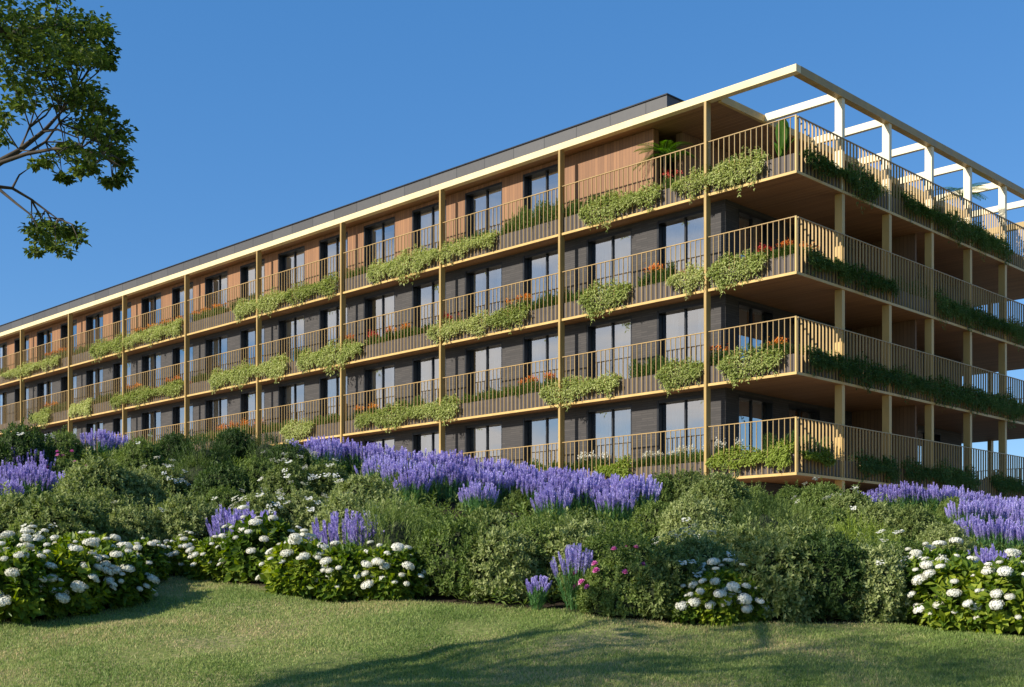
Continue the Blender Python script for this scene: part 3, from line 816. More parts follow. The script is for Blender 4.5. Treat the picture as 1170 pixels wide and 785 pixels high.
shrub('mid', 528, 538, .62, 'small green shrub breaking through the middle of the lavender band')
shrub('mid', 590, 552, .6, 'small green shrub breaking through the right half of the lavender band')
shrub('olive', 462, 530, .6, 'small olive shrub breaking through the left half of the lavender band')
shrub('mid', 1090, 566, .6, 'small green shrub breaking through the shaded lavender patch')
def ground_cover():
    rng = np.random.default_rng(41); n = 9500
    Y = 15 + 15 * rng.random(n) ** 0.9; k = rng.uniform(-.5, .5, n); ok = Y > edge_y(k) + .15
    k, Y = k[ok], Y[ok]; X = k * Y; n = len(X)
    P = np.stack([X, Y, terrain(X, Y) + rng.uniform(.03, .26, n)], -1)
    g = Geo(); rosettes(g, P, np.tile([0, 0, 1.0], (n, 1)) + rng.normal(size=(n, 3)) * .3, 8, .12, .045, rng, 0, (30, 95))
    tag(link('ground_cover', g.mesh('ground_cover', M['leaf_mid'])), 'low leafy ground cover between the shrubs', 'ground cover', kind='stuff')
ground_cover()
# ------------------------------------------------------------------ the apartment building
LV = [3.31, 6.31, 9.30, 12.31]          # deck levels, lowest to roof terrace
ROOF = 15.27; LEN = 59.8; DEP = 21.1; OV = 0.65; RO = 3.0; WEND = 17.5
RAIL = 1.70; PLH = 0.60
BLD = empty('apartment_building', (CORNER[0], CORNER[1], 0), ANG)
tag(BLD, 'long four-storey apartment block with brass slabs, planted balconies and rooftop pergola', 'building')
def bpart(name, g, mats, smooth=False, parent=None, label=None, loc=None, rz=0):
    o = link(name, g.mesh(name, mats, smooth), parent or BLD, loc, rz)
    if label: o['label'] = label
    return o
# local frame: x = -u (towards the right facade), y = v
def ubox(g, u0, u1, v0, v1, z0, z1, m=0, mb=None, mt=None):
    g.box(-u1, -u0, v0, v1, z0, z1, m, mb, mt)

# balcony slabs: boarded soffit, brass edge strip set proud all round
for z in LV:
    g = Geo(); ubox(g, 0.03, LEN, 0.03, DEP - .03, z - .03, z + .03, 0, 1, 0)
    s = bpart('balcony_slab', g, [M['concrete'], M['soffit']])
    g = Geo()
    ubox(g, 0, LEN, 0, .03, z - .04, z + .04); ubox(g, 0, .03, .03, DEP - .03, z - .04, z + .04); ubox(g, 0, LEN, DEP - .03, DEP, z - .04, z + .04)
    bpart('edge_strip', g, M['gold'], parent=s)
# ground floor recessed under the lowest slab
g = Geo(); ubox(g, 2.2, LEN, 1.6, WEND, -0.5, LV[0] - .05)
bpart('base_wall', g, M['brick'])

# roof plate with fascia, pergola, attic
g = Geo(); ubox(g, RO, LEN, .25, DEP - 3.2, ROOF + .02, ROOF + .2, 0, 1, 0)
RF = bpart('roof', g, [M['concrete'], M['soffit']])
g = Geo(); ubox(g, RO - .12, RO, .26, DEP - 3.2, ROOF - .03, ROOF + .2)
bpart('roof_edge_beam', g, M['gold'], parent=RF)
g = Geo(); ubox(g, 0, LEN, -.02, .24, ROOF + .02, ROOF + .24)
bpart('fascia', g, M['fascia'])
g = Geo(); ubox(g, .0, .24, .242, DEP, ROOF + .002, ROOF + .248)
bpart('edge_beam', g, M['post'])
g = Geo(); ubox(g, .24, LEN, DEP - .26, DEP, ROOF + .001, ROOF + .246)
bpart('edge_beam', g, M['post'])
g = Geo(); ubox(g, 5.34, LEN, .66, WEND, ROOF + .2, ROOF + .98)
bpart('attic_parapet', g, M['zinc'])
g = Geo(); ubox(g, 5.30, LEN, .62, WEND + .04, ROOF + .98, ROOF + 1.02)
bpart('attic_coping', g, M['frame'])

# posts: thin fins on the long side, square posts on the right side
UP = [3.27 + 6.25 * i for i in range(10)]
VP = [2.80 + 3.03 * i for i in range(7)]
VP[-1] = DEP - .14
for u in UP:
    g = Geo(); ubox(g, u - .045, u + .045, -.07, .17, 0.2, ROOF - .003)
    bpart('post', g, M['post'])
for v in VP:
    g = Geo()
    for a, b in zip([0.2] + [z + .032 for z in LV], [z - .032 for z in LV]):
        ubox(g, .045, .30, v - .085, v + .085, a, b)
    bpart('post', g, M['gold'])
    g = Geo(); ubox(g, .045, .30, v - .085, v + .085, LV[3] + .032, ROOF)
    bpart('pergola_post', g, M['pale'])
for v in VP[:-1]:
    g = Geo(); ubox(g, .24, RO - .122, v - .08, v + .08, ROOF + .0, ROOF + .24)
    bpart('pergola_beam', g, M['pale'])
# posts along the back corner terraces
for u in (3.27, 6.3, 9.4):
    g = Geo(); ubox(g, u - .08, u + .08, DEP - .32, DEP - .07, 0.2, LV[0] - .045)
    for a, b in zip([z + .032 for z in LV], [z - .032 for z in LV[1:]] + [ROOF]): ubox(g, u - .08, u + .08, DEP - .32, DEP - .07, a, b)
    bpart('post', g, M['gold'])

# railings: flat upright bars with a slim handrail
def railing_mesh(length, d):
    g = Geo(); n = max(2, round(length / .2)); st = length / n
    for i in range(n + 1):
        x = min(max(i * st, .012), length - .012)
        g.box(x - .009, x + .009, -d, d, .055, RAIL - .03)
    g.box(0, length, -.026, .026, RAIL - .03, RAIL - .006)
    return g
RC = {}
def railing(u, v, z, length, ang):
    key = (round(length, 2), ang == 0)
    if key not in RC: RC[key] = railing_mesh(length, .016 if ang == 0 else .026).mesh('railing', M['rail'])
    o = link('railing', RC[key], BLD, (-u, v, z), ang)
PLM = {}
def planter(u, v, z, length, ang):
    key = round(length, 2)
    if key not in PLM:
        g = Geo(); t = .03
        g.box(0, length, 0, t, .05, PLH); g.box(0, length, .36, .36 + t, .05, PLH); g.box(0, t, t, .36, .05, PLH); g.box(length - t, length, t, .36, .05, PLH)
        g.box(t, length - t, t, .36, .05, PLH - .06, 1)
        PLM[key] = g.mesh('planter_box', [M['planter'], M['core']])
    link('planter_box', PLM[key], BLD, (-u, v, z), ang)
for z in LV:
    us = [0.03] + UP
    for i in range(len(us) - 1):
        a = us[i] + (.05 if i else 0.0); b = us[i + 1] - .05
        railing(b, .036, z, b - a, 0); planter(b - (0 if i else 0), .10, z, b - a - (.1 if not i else 0), 0)
    vs_ = [0.07] + VP
    for i in range(len(vs_) - 1):
        a = vs_[i] + (.06 if i == 0 else 0); b = vs_[i + 1]
        railing(.036, a, z, b - a, R(90))
        a2 = vs_[i] + (.5 if i == 0 else .09); b2 = vs_[i + 1] - .09
        planter(.10, a2, z, b2 - a2, R(90))
    for a, b in ((.08, 3.2), (3.34, 6.25), (6.35, 9.35)):
        railing(b, DEP - .04, z, b - a, 0)
    g = Geo(); ubox(g, .012, .066, .012, .066, z + .041, z + RAIL)
    bpart('corner_post', g, M['gold'])

# walls
OPS = [(8.88 - 3.125 * j, 6.83 - 3.125 * j) for j in range(1, -17, -1)]       # (left, right) edge of each opening along u
OPS = [(b, a) for a, b in OPS]
HEAD_Z = 2.84
def pierwall(g, spans, z0, z1, put):
    for a, b in spans: put(g, a, b, z0, z1)
def windows_in_wall(lo, hi, ops):
    spans = []; c = lo
    for a, b in ops:
        if a - c > .01: spans.append((c, a))
        c = b
    if hi - c > .01: spans.append((c, hi))
    return spans
T = .28
def frame_mesh(wd, ht, n=2):
    g = Geo(); f = .07
    g.box(0, .07, -.21, .06, 0, ht); g.box(wd - .05, wd, -.21, .06, 0, ht); g.box(.09, wd - .05, -.21, .06, ht - .09, ht); g.box(.09, wd - .05, -.06, .06, 0, .07)
    for i in range(1, n):
        x = wd * i / n + .02; g.box(x - .032, x + .032, -.05, .05, .07, ht - .09)
    return g.mesh('window', M['frame'])
def pane_mesh(wd, ht):
    g = Geo(); g.add([(.09, 0, .07), (wd - .05, 0, .07), (wd - .05, 0, ht - .09), (.09, 0, ht - .09)], [(0, 1, 2, 3)])
    return g.mesh('pane', M['glass'])
def curtain_mesh(spans, ht, seed):
    rng = np.random.default_rng(seed); g = Geo()
    for a, b in spans:
        n = max(8, int((b - a) / .025)); x = np.linspace(a, b, n); y = .14 + .03 * np.sin(x * 62 + rng.uniform(0, 6)) + .012 * np.sin(x * 25)
        V = [(x[i], y[i], zz) for i in range(n) for zz in (.06, ht - .1)]
        g.add(V, [(2*i, 2*i+2, 2*i+3, 2*i+1) for i in range(n - 1)])
    return g.mesh('curtain', M['curtain'], True)
WW = 2.05; WH = HEAD_Z - .045
FR, PA = frame_mesh(WW, WH), pane_mesh(WW, WH)
CU = [curtain_mesh(sp, WH, i) for i, sp in enumerate([[(.1, 1.0)], [(1.05, 2.0)], [(.1, .6), (1.45, 2.0)], [(.1, 1.0), (1.5, 2.0)], [(.1, 1.98)], [(.5, 1.6)]])]
WR = random.Random(5)
def window(x, y, z, ang):
    o = link('window', FR, BLD, (x, y, z), ang)
    link('pane', PA, o)
    c = WR.choice([0, 1, 2, 3, 3, 4, 4, 5, None])
    if c is not None: link('curtain', CU[c], o)
for li, z in enumerate(LV):
    top = li == 3
    zt = (LV[li + 1] - .032) if not top else ROOF
    m = M['wood'] if top else M['brick']
    u0 = 5.9 if top else RO
    ops = [o for o in OPS if o[0] > (9.0 if top else 3.2) and o[1] < LEN - .5]
    g = Geo()
    for a, b in windows_in_wall(u0, LEN, ops): ubox(g, a, b, OV, OV + T, z + .032, zt)
    for a, b in ops: ubox(g, a, b, OV, OV + T, z + .032 + WH, zt)
    W = bpart('wall', g, m)
    for a, b in ops: window(-b, OV + .215, z + .032, 0)
    # right facade of the flats
    ur = 5.4 if top else RO
    rops = [(1.35, 3.4), (4.3, 6.35), (10.2, 12.25), (13.6, 15.65)]
    g = Geo()
    vlo = OV + T if not top else 1.6
    ro = [o for o in rops if o[0] > vlo]
    for a, b in windows_in_wall(vlo, WEND, ro): ubox(g, ur, ur + T, a, b, z + .032, zt)
    for a, b in ro: ubox(g, ur, ur + T, a, b, z + .032 + WH, zt)
    ubox(g, ur + T, LEN, WEND - T, WEND, z + .032, zt)
    bpart('side_wall', g, M['brownwall'] if top else M['brick'])
    for a, b in ro: window(-ur - .215, a, z + .032, R(90))
    # timber partition between two side balconies
    if not top:
        g = Geo(); ubox(g, .55, ur - .004, 8.55, 8.67, z + .032, zt)
        bpart('partition_wall', g, M['brownwall'])
    for a, b in ((8.674, 10.15), (12.3, 13.55)):
        g = Geo(); ubox(g, ur - .03, ur - .003, a, b, z + .032, zt)
        bpart('timber_lining', g, M['brownwall'])
    # room behind the glass
    g = Geo(); ubox(g, ur + 3.4, LEN, OV + 4.2, OV + 4.3, z + .032, zt)
    for uu in np.arange(12.53, LEN, 6.25): ubox(g, uu - .06, uu + .06, OV + T, OV + 4.2, z + .032, zt)
    bpart('interior_wall', g, M['plaster'])

# ------------------------------------------------------------------ plants on the balconies
FLOORN = ['lowest balcony', 'second balcony', 'third balcony', 'roof terrace']
def strand_mesh(name, seed, length, hang, leafm, top=.52, dens=60, L=.085, W=.052):
    """cascading plant: x along the planter, -y outwards, z=0 at the planter's rim"""
    rng = np.random.default_rng(seed); g = Geo(); n = int(length * dens)
    x = rng.uniform(0, length, n)
    cells = rng.uniform(.05, 1.25, int(length / .11) + 3); ci = (x / .11).astype(int)
    prof = np.sin(np.clip(x / length, .02, .98) * math.pi) ** .15 * (.35 + .65 * cells[ci]) * (0.8 + 0.3 * np.sin(x * 2.3 + seed))
    y0 = rng.uniform(-.02, .26, n); hg = hang * prof * rng.uniform(.3, 1.45, n); up = top * rng.uniform(.3, 1.0, n) * prof
    K = 15
    for j in range(K):
        t = j / (K - 1)
        # first over the rim, then down
        y = y0 + (-.16 - rng.uniform(0, .12, n) - y0) * min(1, t * 1.5) ** 1.5
        z = up * math.sin(min(1, t * 1.35) * math.pi) * .9 + .03 - np.maximum(0, t - .45) / .55 * (hg + .05)
        p = np.stack([x + rng.normal(size=n) * .035, y + rng.normal(size=n) * .025, z + rng.normal(size=n) * .02], -1)
        for q in range(2):
            d = np.stack([rng.normal(size=n) * .6, -.55 + rng.normal(size=n) * .5, (.45 - 1.25 * t) + rng.normal(size=n) * .35], -1)
            leaves(g, p, d, np.tile([0, -.6, .8], (n, 1)), L * rng.uniform(.7, 1.25, n) * (1 + .35 * t), W * rng.uniform(.8, 1.2, n) * (1 - .3 * t), 0)
    # dark blobs stand in for the shade inside the plant
    for i in range(max(1, int(length / .3))):
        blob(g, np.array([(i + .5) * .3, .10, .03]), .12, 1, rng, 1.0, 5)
    return g.mesh(name, [M[leafm], M['core']])
def bush_mesh(name, seed, length, h, leafm, L=.075, W=.03, flower=None):
    rng = np.random.default_rng(seed); g = Geo(); n = int(length * 130)
    x = rng.uniform(0, length, n); y = rng.uniform(0, .30, n)
    hh = h * (0.45 + .55 * np.abs(np.sin(x * 3.1 + seed)) ** .6) * rng.uniform(.4, 1.05, n)
    P = np.stack([x, y + rng.normal(size=n) * .05, hh], -1)
    D = np.tile([0, -.15, 1.0], (n, 1)) + rng.normal(size=(n, 3)) * .35
    for s in (0, .09, .18): rosettes(g, P - np.array([0, 0, s]), D, 6, L, W, rng, 0, (20, 80))
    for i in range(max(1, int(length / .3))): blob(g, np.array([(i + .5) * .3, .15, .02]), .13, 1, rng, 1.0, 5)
    me = g.mesh(name, [M[leafm], M['core']])
    return me, P[np.argsort(-hh)[:int(length * 22)]]
def petals_mesh(name, seed, P, m):
    rng = np.random.default_rng(seed); g = Geo(); n = len(P)
    P = P + np.array([0, -.02, .05])
    for j in range(9):
        d = rand_dirs(n, rng) + [0, 0, .35]
        leaves(g, P + rng.normal(size=P.shape) * [.02, .02, .05], d, rand_dirs(n, rng), .06, .04, 0)
    return g.mesh(name, M[m])
TRL = {}
def get_trail(length, leafm, hang):
    key = (round(length * 2) / 2, leafm, hang)
    if key not in TRL: TRL[key] = [strand_mesh('trailing_plant', 400 + len(TRL) * 7 + i, max(.5, key[0]), hang, leafm) for i in range(2)]
    return TRL[key], max(.5, key[0])
BSH = {}
def get_bush(length, leafm, fl):
    key = (round(length * 2) / 2, leafm, fl)
    if key not in BSH:
        me, P = bush_mesh('flowering_bush' if fl else 'leafy_bush', 600 + len(BSH) * 5, max(.5, key[0]), .5, leafm)
        BSH[key] = (me, petals_mesh('blossoms', 650 + len(BSH), P, fl) if fl else None)
    return BSH[key], max(.5, key[0])
def fill_gaps(lst, lo, hi, seed):
    """sparse low plants where a planter would otherwise stay bare"""
    r = random.Random(seed); out = []; x = lo
    for a, b in sorted((p[0], p[1]) for p in lst) + [(hi, hi)]:
        while a - x > 9:
            w_ = min(a - x - 2, r.uniform(14, 40) * (.5 + x / 900))
            if w_ < 7: break
            out.append((x + 1, x + 1 + w_, r.choice(['low', 'low', 'low', 'lowo', 'lowr'])))
            x += w_ + r.uniform(0, 10)
        x = max(x, b)
    return lst + out
ORD = ['corner', 'second', 'third', 'fourth', 'fifth', 'sixth', 'seventh', 'eighth', 'ninth', 'tenth', 'eleventh']
USED = {}
PI_ = 0
def unique(base, endings):
    n = USED.get(base, 0); USED[base] = n + 1
    return base if n == 0 else base + ', ' + endings[min(n - 1, len(endings) - 1)]
def on_planter(side, lv, p0, p1, typ):
    """a plant in the planter of level LV spanning source columns p0..p1"""
    global PI_
    PI_ += 1
    rng = np.random.default_rng(1500 + PI_)
    if side == 'L':
        a, b = u_at(p1, .1), u_at(p0, .1)
        bay = 0 if (a + b) / 2 < 3.27 else 1 + int(((a + b) / 2 - 3.27) / 6.25)
    else:
        a, b = v_at(p0, .1), v_at(p1, .1)
        bay = 0 if (a + b) / 2 < 2.8 else 1 + int(((a + b) / 2 - 2.8) / 3.03)
    ln = b - a
    where = ('sunlit side' if side == 'L' else 'shaded side')
    bayt = 'corner bay' if bay == 0 else f'{ORD[bay]} bay from corner'
    if typ in ('trail', 'dtrail', 'ytrail'):
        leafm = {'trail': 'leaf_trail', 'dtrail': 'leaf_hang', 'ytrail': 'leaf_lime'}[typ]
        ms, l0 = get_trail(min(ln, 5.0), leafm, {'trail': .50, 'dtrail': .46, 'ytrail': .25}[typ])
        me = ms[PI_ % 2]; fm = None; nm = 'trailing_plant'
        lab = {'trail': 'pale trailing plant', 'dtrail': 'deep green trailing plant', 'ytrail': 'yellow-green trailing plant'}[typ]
    else:
        fl = {'orange': 'orange', 'red': 'red', 'white': 'white_fl', 'bush': None, 'tall': None, 'low': None, 'lowo': 'orange', 'lowr': 'red'}[typ]
        (me, fm), l0 = get_bush(min(ln, 4.0), 'leaf_box', fl)
        nm = 'flowering_bush' if fl else 'leafy_bush'
        lab = {'orange': 'orange-flowered bush', 'red': 'red-flowered bush', 'white': 'white-flowered bush', 'bush': 'green bush', 'tall': 'tall green bush', 'low': 'low sparse greenery', 'lowo': 'low orange-flowered greenery', 'lowr': 'low red-flowered greenery'}[typ]
    z = LV[lv] + PLH - .03
    if side == 'L':
        x, y = uv(b, .13); rz = ANG
    else:
        x, y = uv(.13, a); rz = ANG + R(90)
    o = link(nm, me, loc=(x, y, z), rz=rz)
    o.scale = (ln / l0, 1.0, {'tall': 1.5, 'low': 1.05, 'lowo': 1.1, 'lowr': 1.1}.get(typ, 1.0) * rng.uniform(.8, 1.2))
    lab = unique(f'{lab} on {FLOORN[lv]}, {where}, {bayt}', ['nearer the post', 'shorter piece', 'thinner piece', 'smallest piece'])
    tag(o, lab, 'balcony plant', 'plants in the balcony planters')
    if fm: link('blossoms', fm, o)
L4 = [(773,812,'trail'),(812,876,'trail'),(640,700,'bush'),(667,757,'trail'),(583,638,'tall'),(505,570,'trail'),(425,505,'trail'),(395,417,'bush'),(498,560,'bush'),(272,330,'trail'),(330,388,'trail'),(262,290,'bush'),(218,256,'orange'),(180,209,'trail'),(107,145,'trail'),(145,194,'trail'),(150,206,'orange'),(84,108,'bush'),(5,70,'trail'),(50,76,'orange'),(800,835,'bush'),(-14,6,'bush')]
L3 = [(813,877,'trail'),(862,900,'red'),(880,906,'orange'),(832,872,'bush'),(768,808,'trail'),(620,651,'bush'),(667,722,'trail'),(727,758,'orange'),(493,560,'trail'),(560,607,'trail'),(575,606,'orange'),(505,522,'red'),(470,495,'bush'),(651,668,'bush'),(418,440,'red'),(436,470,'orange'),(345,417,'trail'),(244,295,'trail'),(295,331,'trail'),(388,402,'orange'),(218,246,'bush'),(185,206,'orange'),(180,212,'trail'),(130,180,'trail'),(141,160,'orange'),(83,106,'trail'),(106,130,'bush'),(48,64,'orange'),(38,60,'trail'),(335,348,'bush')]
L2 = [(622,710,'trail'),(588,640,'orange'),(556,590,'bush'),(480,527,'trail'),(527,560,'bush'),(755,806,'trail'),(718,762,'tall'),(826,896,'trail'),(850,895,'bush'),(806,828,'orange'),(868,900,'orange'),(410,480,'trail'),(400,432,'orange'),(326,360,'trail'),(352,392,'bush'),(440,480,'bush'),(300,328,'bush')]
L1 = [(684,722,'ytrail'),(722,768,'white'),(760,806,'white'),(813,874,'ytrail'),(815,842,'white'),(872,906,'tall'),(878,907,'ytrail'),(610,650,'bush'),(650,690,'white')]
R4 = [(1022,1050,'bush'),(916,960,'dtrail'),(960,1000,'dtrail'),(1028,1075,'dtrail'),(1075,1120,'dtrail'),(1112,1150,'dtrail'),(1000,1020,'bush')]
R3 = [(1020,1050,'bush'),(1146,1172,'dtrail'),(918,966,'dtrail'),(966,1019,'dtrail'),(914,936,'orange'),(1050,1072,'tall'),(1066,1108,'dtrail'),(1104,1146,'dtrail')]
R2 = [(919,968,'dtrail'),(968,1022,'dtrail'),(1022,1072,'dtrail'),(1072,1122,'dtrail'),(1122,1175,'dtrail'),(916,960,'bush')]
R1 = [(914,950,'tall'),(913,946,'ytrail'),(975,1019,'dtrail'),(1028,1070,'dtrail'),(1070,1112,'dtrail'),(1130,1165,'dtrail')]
for side, lv, lst in (('L', 3, L4), ('L', 2, L3), ('L', 1, L2), ('L', 0, L1), ('R', 3, R4), ('R', 2, R3), ('R', 1, R2), ('R', 0, R1)):
    if side == 'L': lst = fill_gaps(lst, (0, 0, 60, 0)[lv] if lv else 600, 805 if lv < 3 else 640, 30 + lv)
    for p0, p1, t in lst: on_planter(side, lv, p0, p1, t)

# potted plants on the roof terrace
def palm(u, v, z, h, spread, n, label, pot=True, seed=1):
    rng = np.random.default_rng(seed); x, y = uv(u, v)
    t = empty('potted_palm', (x, y, z)); tag(t, label, 'potted plant', 'potted plants on the roof terrace')
    g = Geo(); g.lathe([(0, 0), (.2, 0), (.27, .55), (.25, .58), (.22, .52), (0, .52)], 18)
    link('pot', g.mesh('pot', M['white_pot'], True), t)
    g = Geo(); g.tube([(0, 0, .5), (.02, .01, .5 + (h - .9) * .5), (0, .03, h - .35)], [.05, .04, .03], 7)
    link('trunk', g.mesh('trunk', M['bark'], True), t)
    for i in range(n):
        a = 2.4 * i + rng.uniform(-.3, .3); el = rng.uniform(.15, 1.1); ln = spread * rng.uniform(.75, 1.1)
        g = Geo(); K = 16; pts = []
        for j in range(K + 1):
            s = j / K; r = ln * s * math.cos(el * (1 - .5 * s)); zz = h - .35 + ln * s * math.sin(el) - .55 * ln * s * s
            pts.append((r * math.cos(a), r * math.sin(a), zz))
        g.tube(pts, [.012 * (1 - .7 * j / K) for j in range(K + 1)], 4)
        p = np.array(pts)
        for sd in (1, -1):
            tan = unit(np.gradient(p, axis=0)); side = unit(np.cross(tan, [0, 0, 1.0])) * sd
            leaves(g, p[2:], side[2:] + tan[2:] * .9 + [0, 0, -.15], np.tile([0, 0, 1.0], (K - 1, 1)), .34 * spread * (1 - .5 * np.abs(np.linspace(-.6, 1, K - 1))), .035, 0)
        link('frond', g.mesh('frond', M['leaf_palm']), t)
palm(5.55, .80, LV[3] + .05, 2.35, 1.0, 20, 'feathery palm in a white pot on the sunlit terrace by timber wall', seed=3)
palm(1.1, 13.4, LV[3] + .05, 2.75, 1.0, 14, 'palm in a pot on the shaded side of the roof terrace', seed=4)
def broadleaf(u, v, z, h, label, seed):
    rng = np.random.default_rng(seed); x, y = uv(u, v)
    t = empty('potted_banana_plant', (x, y, z)); tag(t, label, 'potted plant', 'potted plants on the roof terrace')
    g = Geo(); g.lathe([(0, 0), (.22, 0), (.26, .5), (.24, .52), (.2, .46), (0, .46)], 18)
    link('pot', g.mesh('pot', M['planter'], True), t)
    for i in range(9):
        a = 2.4 * i; g = Geo(); hh = h * rng.uniform(.55, 1.0); out = rng.uniform(.1, .45); K = 8
        pts = [(out * math.cos(a) * s * s, out * math.sin(a) * s * s, .45 + (hh - .45) * (s - .18 * s ** 3)) for s in np.linspace(0, 1, K)]
        g.tube(pts, [.022 * (1 - .8 * s) for s in np.linspace(0, 1, K)], 5)
        p = np.array(pts); side = np.array([-math.sin(a), math.cos(a), 0]); wd = .19 * np.sin(np.clip((np.linspace(0, 1, K) - .35) / .65, 0, 1) * math.pi) ** .7
        V = np.concatenate([p + side * wd[:, None] + [0, 0, .03], p, p - side * wd[:, None] + [0, 0, .03]])
        g.add(V, [(r * K + i2, r * K + i2 + 1, (r + 1) * K + i2 + 1, (r + 1) * K + i2) for r in range(2) for i2 in range(2, K - 1)])
        link('leaf', g.mesh('leaf', M['leaf_palm'], True), t)
broadleaf(1.25, 1.2, LV[3] + .05, 2.6, 'tall green broad-leaved plant by the roof terrace corner', 8)
# ------------------------------------------------------------------ the tree whose branches hang in at the upper left
def P3(px, py, y):
    return np.array([(px - CX) / FPX * y, y, (HY - py) / FPX * y])
def build_tree():
    rng = np.random.default_rng(77)
    bx, by = -8.4, 7.6; bz = tz(bx, by) - .1
    t = empty('broadleaf_tree', (bx, by, bz)); tag(t, 'broad-leaved tree reaching its dark leafy branches in from the left', 'tree')
    org = np.array([bx, by, bz])
    trunk = Geo(); crown = Geo()
    fork = np.array([bx + .35, by + .9, 2.4])
    trunk.tube([org, org + [.1, .05, 1.4], fork - org + org], [.26, .20, .17], 12)
    tips = []
    def limb(pts, r0, r1=.012):
        pts = [np.array(p, float) for p in pts]
        trunk.tube(pts, np.linspace(r0, r1, len(pts)), 7)
    # limbs seen in the picture
    Y = 12.0
    main = [fork, P3(-160, 330, 11.0), P3(-60, 225, 11.6), P3(-5, 188, 11.9), P3(22, 172, 12), P3(50, 150, 12.0), P3(70, 128, 12.1), P3(85, 105, 12.2)]
    trunk.tube(main, [.12, .075, .05, .036, .026, .02, .013, .008], 8)
    limb([P3(-5, 188, 11.9), P3(30, 176, 11.9), P3(62, 170, 11.8), P3(92, 170, 11.7), P3(118, 178, 11.7), P3(138, 190, 11.7)], .022, .005)
    limb([P3(22, 172, 12), P3(34, 145, 12.1), P3(52, 132, 12.2), P3(62, 118, 12.3)], .016, .005)
    limb([P3(50, 150, 12), P3(66, 148, 11.9), P3(90, 158, 11.9)], .016, .005)
    limb([P3(30, 176, 11.9), P3(52, 162, 12.1), P3(68, 140, 12.2), P3(80, 130, 12.2)], .016, .005)
    low = [P3(-160, 330, 11.0), P3(-50, 232, 11.5), P3(-5, 213, 11.8), P3(14, 215, 11.9), P3(36, 228, 12), P3(52, 240, 12), P3(66, 250, 12)]
    trunk.tube(low, [.04, .026, .019, .015, .012, .009, .005], 7)
    limb([P3(-5, 213, 11.8), P3(18, 232, 11.7), P3(36, 246, 11.7), P3(44, 262, 11.7)], .016, .004)
    limb([P3(14, 215, 11.9), P3(22, 200, 12), P3(32, 193, 12)], .012, .004)
    # upper limbs
    limb([fork, (bx + .8, by + .6, 4.2), (bx + 1.6, by + 1.0, 5.6), P3(10, 40, 12.4), P3(60, 30, 12.5), P3(110, 40, 12.5)], .10)
    limb([fork, (bx, by, 4.4), (bx - .3, by - .4, 6.6), (bx - .2, by - .3, 8.6)], .14)
    for a in np.linspace(0, 2 * math.pi, 9)[:-1]:
        e = np.array([-7.2 + 2.4 * math.cos(a), 8.8 + 2.2 * math.sin(a), rng.uniform(4.6, 6.5)])
        if e[0] / e[1] > -.42 : continue
        limb([fork + [0, 0, rng.uniform(.3, 2)], (fork + e) / 2 + [0, 0, .5], e], .08)
    # leaf sprays: flattened clumps; (column, row, radius in px, distance)
    S = []
    def sp(px, py, r, n=1, dy=.5):
        for _ in range(n): S.append((P3(px - 4 + rng.normal() * r * .42, py + rng.normal() * r * .40, 12.1 + rng.normal() * dy), r / 118 * rng.uniform(.5, .85)))
    for px, py, r, n in [(20,25,30,5),(60,25,28,5),(90,32,24,4),(30,62,28,5),(70,62,26,5),(100,62,18,3),(45,95,22,4),(5,10,30,5),(40,8,28,4),(75,14,24,3),(105,22,20,3),(120,36,15,3),(15,45,30,6),(55,45,30,6),(92,50,24,5),(118,58,16,3),(10,80,26,4),(50,80,28,6),(90,72,24,4),(122,72,13,2),
                         (70,100,24,4),(98,108,18,3),(30,104,22,4),(85,125,18,4),(108,120,14,3),(4,125,14,2),(5,150,12,2),(20,128,14,2),(100,142,18,4),(118,158,18,4),(130,172,15,4),(138,190,12,3),(112,180,15,3),(90,176,14,3),(128,208,10,3),(96,196,12,3),(75,168,11,2),(82,206,9,2),(40,190,8,1),(60,186,9,2),(122,138,10,2),
                         (135,150,12,3),(142,200,9,2),(128,128,10,2),(112,100,16,3),(128,60,12,2),(62,256,14,4),(80,262,13,4),(50,278,11,3),(72,284,12,3),(88,272,8,2),(44,290,7,1),(40,262,9,2)]:
        sp(px, py, r, n)
    # fine twigs: every spray in view hangs on one, springing from the nearest piece of limb
    Lp = np.array([p for tube in (main, low) for p in tube] + [P3(62, 170, 11.8), P3(92, 170, 11.7), P3(118, 178, 11.7), P3(34, 145, 12.1), P3(60, 30, 12.5), P3(110, 40, 12.5), P3(10, 40, 12.4), P3(52, 162, 12.1), P3(68, 140, 12.2)])
    for q, r in S:
        cand = Lp[(Lp[:, 0] < q[0] + .1)]
        if not len(cand) or np.min(np.linalg.norm(cand - q, axis=1)) > .6: continue
        i = np.argmin(np.linalg.norm(cand - q, axis=1)); a = cand[i]
        mid = (a + q) / 2 + np.array([rng.normal() * .04, rng.normal() * .04, .05])
        limb([a, mid, q, q + (q - mid) * .25], .008, .002)
    # the rest of the crown, outside the picture to the left and towards the camera
    c0 = np.array([-6.6, 8.7, 5.9]); k = 0
    while k < 520:
        d = rand_dirs(1, rng)[0] * rng.uniform(.55, 1.0); p = c0 + d * np.array([4.2, 2.9, 2.3])
        if k < 110: p = np.array([-9.4, 7.4, 4.4]) + d * 1.3
        if p[2] < 4.2 and k >= 45: continue
        if p[2] < 3.2: continue
        q = CX + FPX * p[0] / max(p[1], .5); row = HY - FPX * p[2] / max(p[1], .5)
        if p[1] > .5 and q > -40 and row > -70: continue
        if p[0] > -4.6 and p[1] > 9.2: continue
        m_ = p.copy()
        while m_[2] > tz(m_[0], m_[1]): m_ += (.1756, .0952, -.1154)
        lx, ly = CX + FPX * m_[0] / m_[1], HY - FPX * m_[2] / m_[1]
        if (lx < 640 and ly < 752) or (lx < 860 and ly < 728) or (lx > 1010 and ly < 745): continue
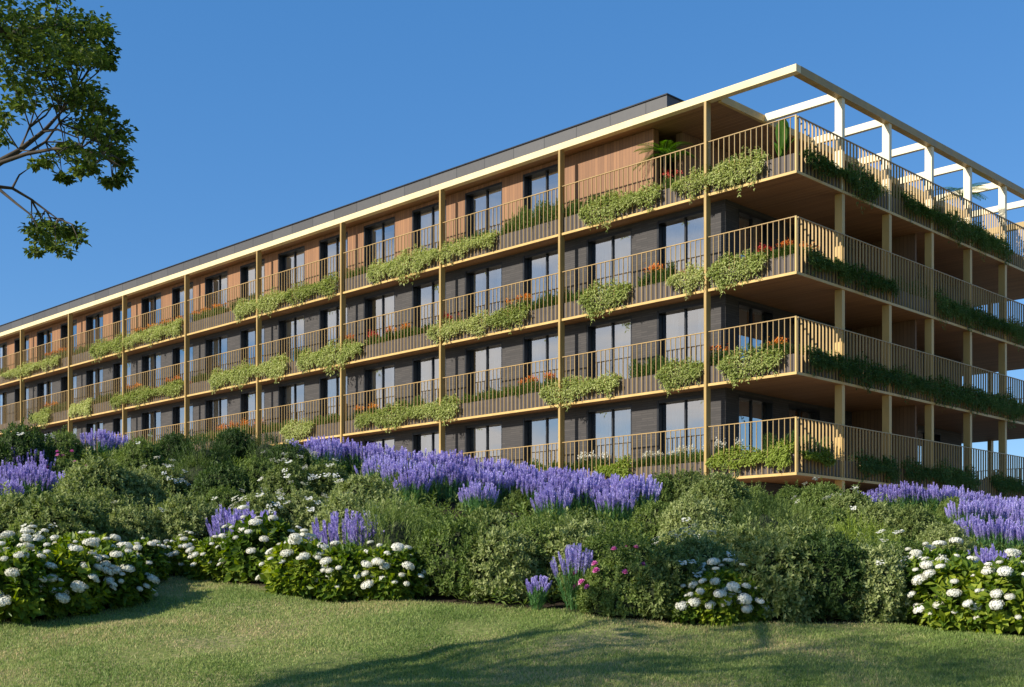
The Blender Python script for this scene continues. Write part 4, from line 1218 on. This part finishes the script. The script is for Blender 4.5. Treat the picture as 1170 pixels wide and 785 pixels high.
        S.append((p, rng.uniform(.32, .62))); k += 1
    n = len(S)
    C = np.array([s[0] for s in S]); Rr = np.array([s[1] for s in S])
    for j in range(50):
        o = np.clip(rng.normal(size=(n, 3)), -1.9, 1.9) * np.array([.56, .56, .27])
        p = C + o * Rr[:, None]
        d = o * np.array([1, 1, .5]) + rng.normal(size=(n, 3)) * .4 + [0, 0, -.12]
        nn = np.tile([0, 0, 1.0], (n, 1)) + rng.normal(size=(n, 3)) * .35
        leaves(crown, p, d, nn, rng.uniform(.042, .075, n), rng.uniform(.036, .056, n), 0, .12, .1)
    for GG, nm, m in ((trunk, 'trunk', M['bark']), (crown, 'crown', M['leaf_tree'])):
        me = GG.mesh(nm, m, nm == 'trunk')
        me.transform(Matrix.Translation((-bx, -by, -bz)))
        link(nm, me, t)
build_tree()

# ------------------------------------------------------------------ light, sky, camera
SUN_EL = 30.0
SUN_DIR = Vector((-0.878 * math.cos(R(SUN_EL)), -0.476 * math.cos(R(SUN_EL)), math.sin(R(SUN_EL))))
w = bpy.data.worlds.new('World'); SC.world = w; w.use_nodes = True
nt = w.node_tree; bg = nt.nodes['Background']
sky = nt.nodes.new('ShaderNodeTexSky'); sky.sky_type = 'NISHITA'; sky.sun_disc = False
sky.sun_elevation = R(SUN_EL); sky.sun_rotation = math.atan2(SUN_DIR.x, SUN_DIR.y)
sky.altitude = 600; sky.air_density = 1.0; sky.dust_density = 0.0; sky.ozone_density = 3.0
hs = nt.nodes.new('ShaderNodeHueSaturation'); hs.inputs['Saturation'].default_value = 1.1
ev = nt.nodes.new('ShaderNodeMixRGB'); ev.inputs[0].default_value = 0.55; ev.inputs[2].default_value = (0.40, 1.30, 3.10, 1)   # evens out the clear blue
nt.links.new(sky.outputs[0], ev.inputs[1]); nt.links.new(ev.outputs[0], hs.inputs['Color']); 
# fair-weather cloud low in the west (outside the picture; the window panes mirror it)
tcw = nt.nodes.new('ShaderNodeTexCoord'); spw = nt.nodes.new('ShaderNodeSeparateXYZ'); nt.links.new(tcw.outputs['Generated'], spw.inputs[0])
mpw = nt.nodes.new('ShaderNodeMapping'); mpw.inputs['Scale'].default_value = (1.6, 1.6, 4.5); nt.links.new(tcw.outputs['Generated'], mpw.inputs[0])
nzw = nt.nodes.new('ShaderNodeTexNoise'); nzw.inputs['Scale'].default_value = 3.2; nzw.inputs['Detail'].default_value = 7; nt.links.new(mpw.outputs[0], nzw.inputs['Vector'])
cr = nt.nodes.new('ShaderNodeMapRange'); cr.inputs[1].default_value = 0.36; cr.inputs[2].default_value = 0.60; nt.links.new(nzw.outputs[0], cr.inputs[0])
we = nt.nodes.new('ShaderNodeMapRange'); we.inputs[1].default_value = -0.55; we.inputs[2].default_value = -0.80; nt.links.new(spw.outputs[0], we.inputs[0])
mw_ = nt.nodes.new('ShaderNodeMath'); mw_.operation = 'MULTIPLY'; nt.links.new(cr.outputs[0], mw_.inputs[0]); nt.links.new(we.outputs[0], mw_.inputs[1])
mxw = nt.nodes.new('ShaderNodeMixRGB'); mxw.inputs[2].default_value = (5.2, 5.3, 5.5, 1)
nt.links.new(mw_.outputs[0], mxw.inputs[0]); nt.links.new(hs.outputs[0], mxw.inputs[1]); nt.links.new(mxw.outputs[0], bg.inputs[0]); bg.inputs[1].default_value = 0.12
sl = bpy.data.lights.new('sun', 'SUN'); sl.energy = 4.5; sl.angle = R(0.53); sl.color = (1.0, 0.94, 0.84)
so = bpy.data.objects.new('sun', sl); COL.objects.link(so); so.rotation_euler = SUN_DIR.to_track_quat('Z', 'Y').to_euler(); so.location = (-30, -20, 40)

cd = bpy.data.cameras.new('camera'); cam = bpy.data.objects.new('camera', cd); COL.objects.link(cam)
cam.location = (0, 0, 0); cam.rotation_euler = (R(90), 0, 0)
cd.sensor_width = 36; cd.sensor_fit = 'HORIZONTAL'; cd.lens = FPX / 1170 * 36; cd.shift_y = (HY - 392.5) / 1170; cd.shift_x = 0
cd.clip_start = 0.1; cd.clip_end = 5000
SC.camera = cam
SC.render.resolution_x = 1024; SC.render.resolution_y = 687
vs = SC.view_settings; vs.view_transform = 'Standard'; vs.look = 'None'; vs.exposure = 0.65; vs.gamma = 1.0; vs.use_curve_mapping = False
SC.cycles.max_bounces = 8; SC.cycles.transparent_max_bounces = 12; SC.cycles.use_denoising = True
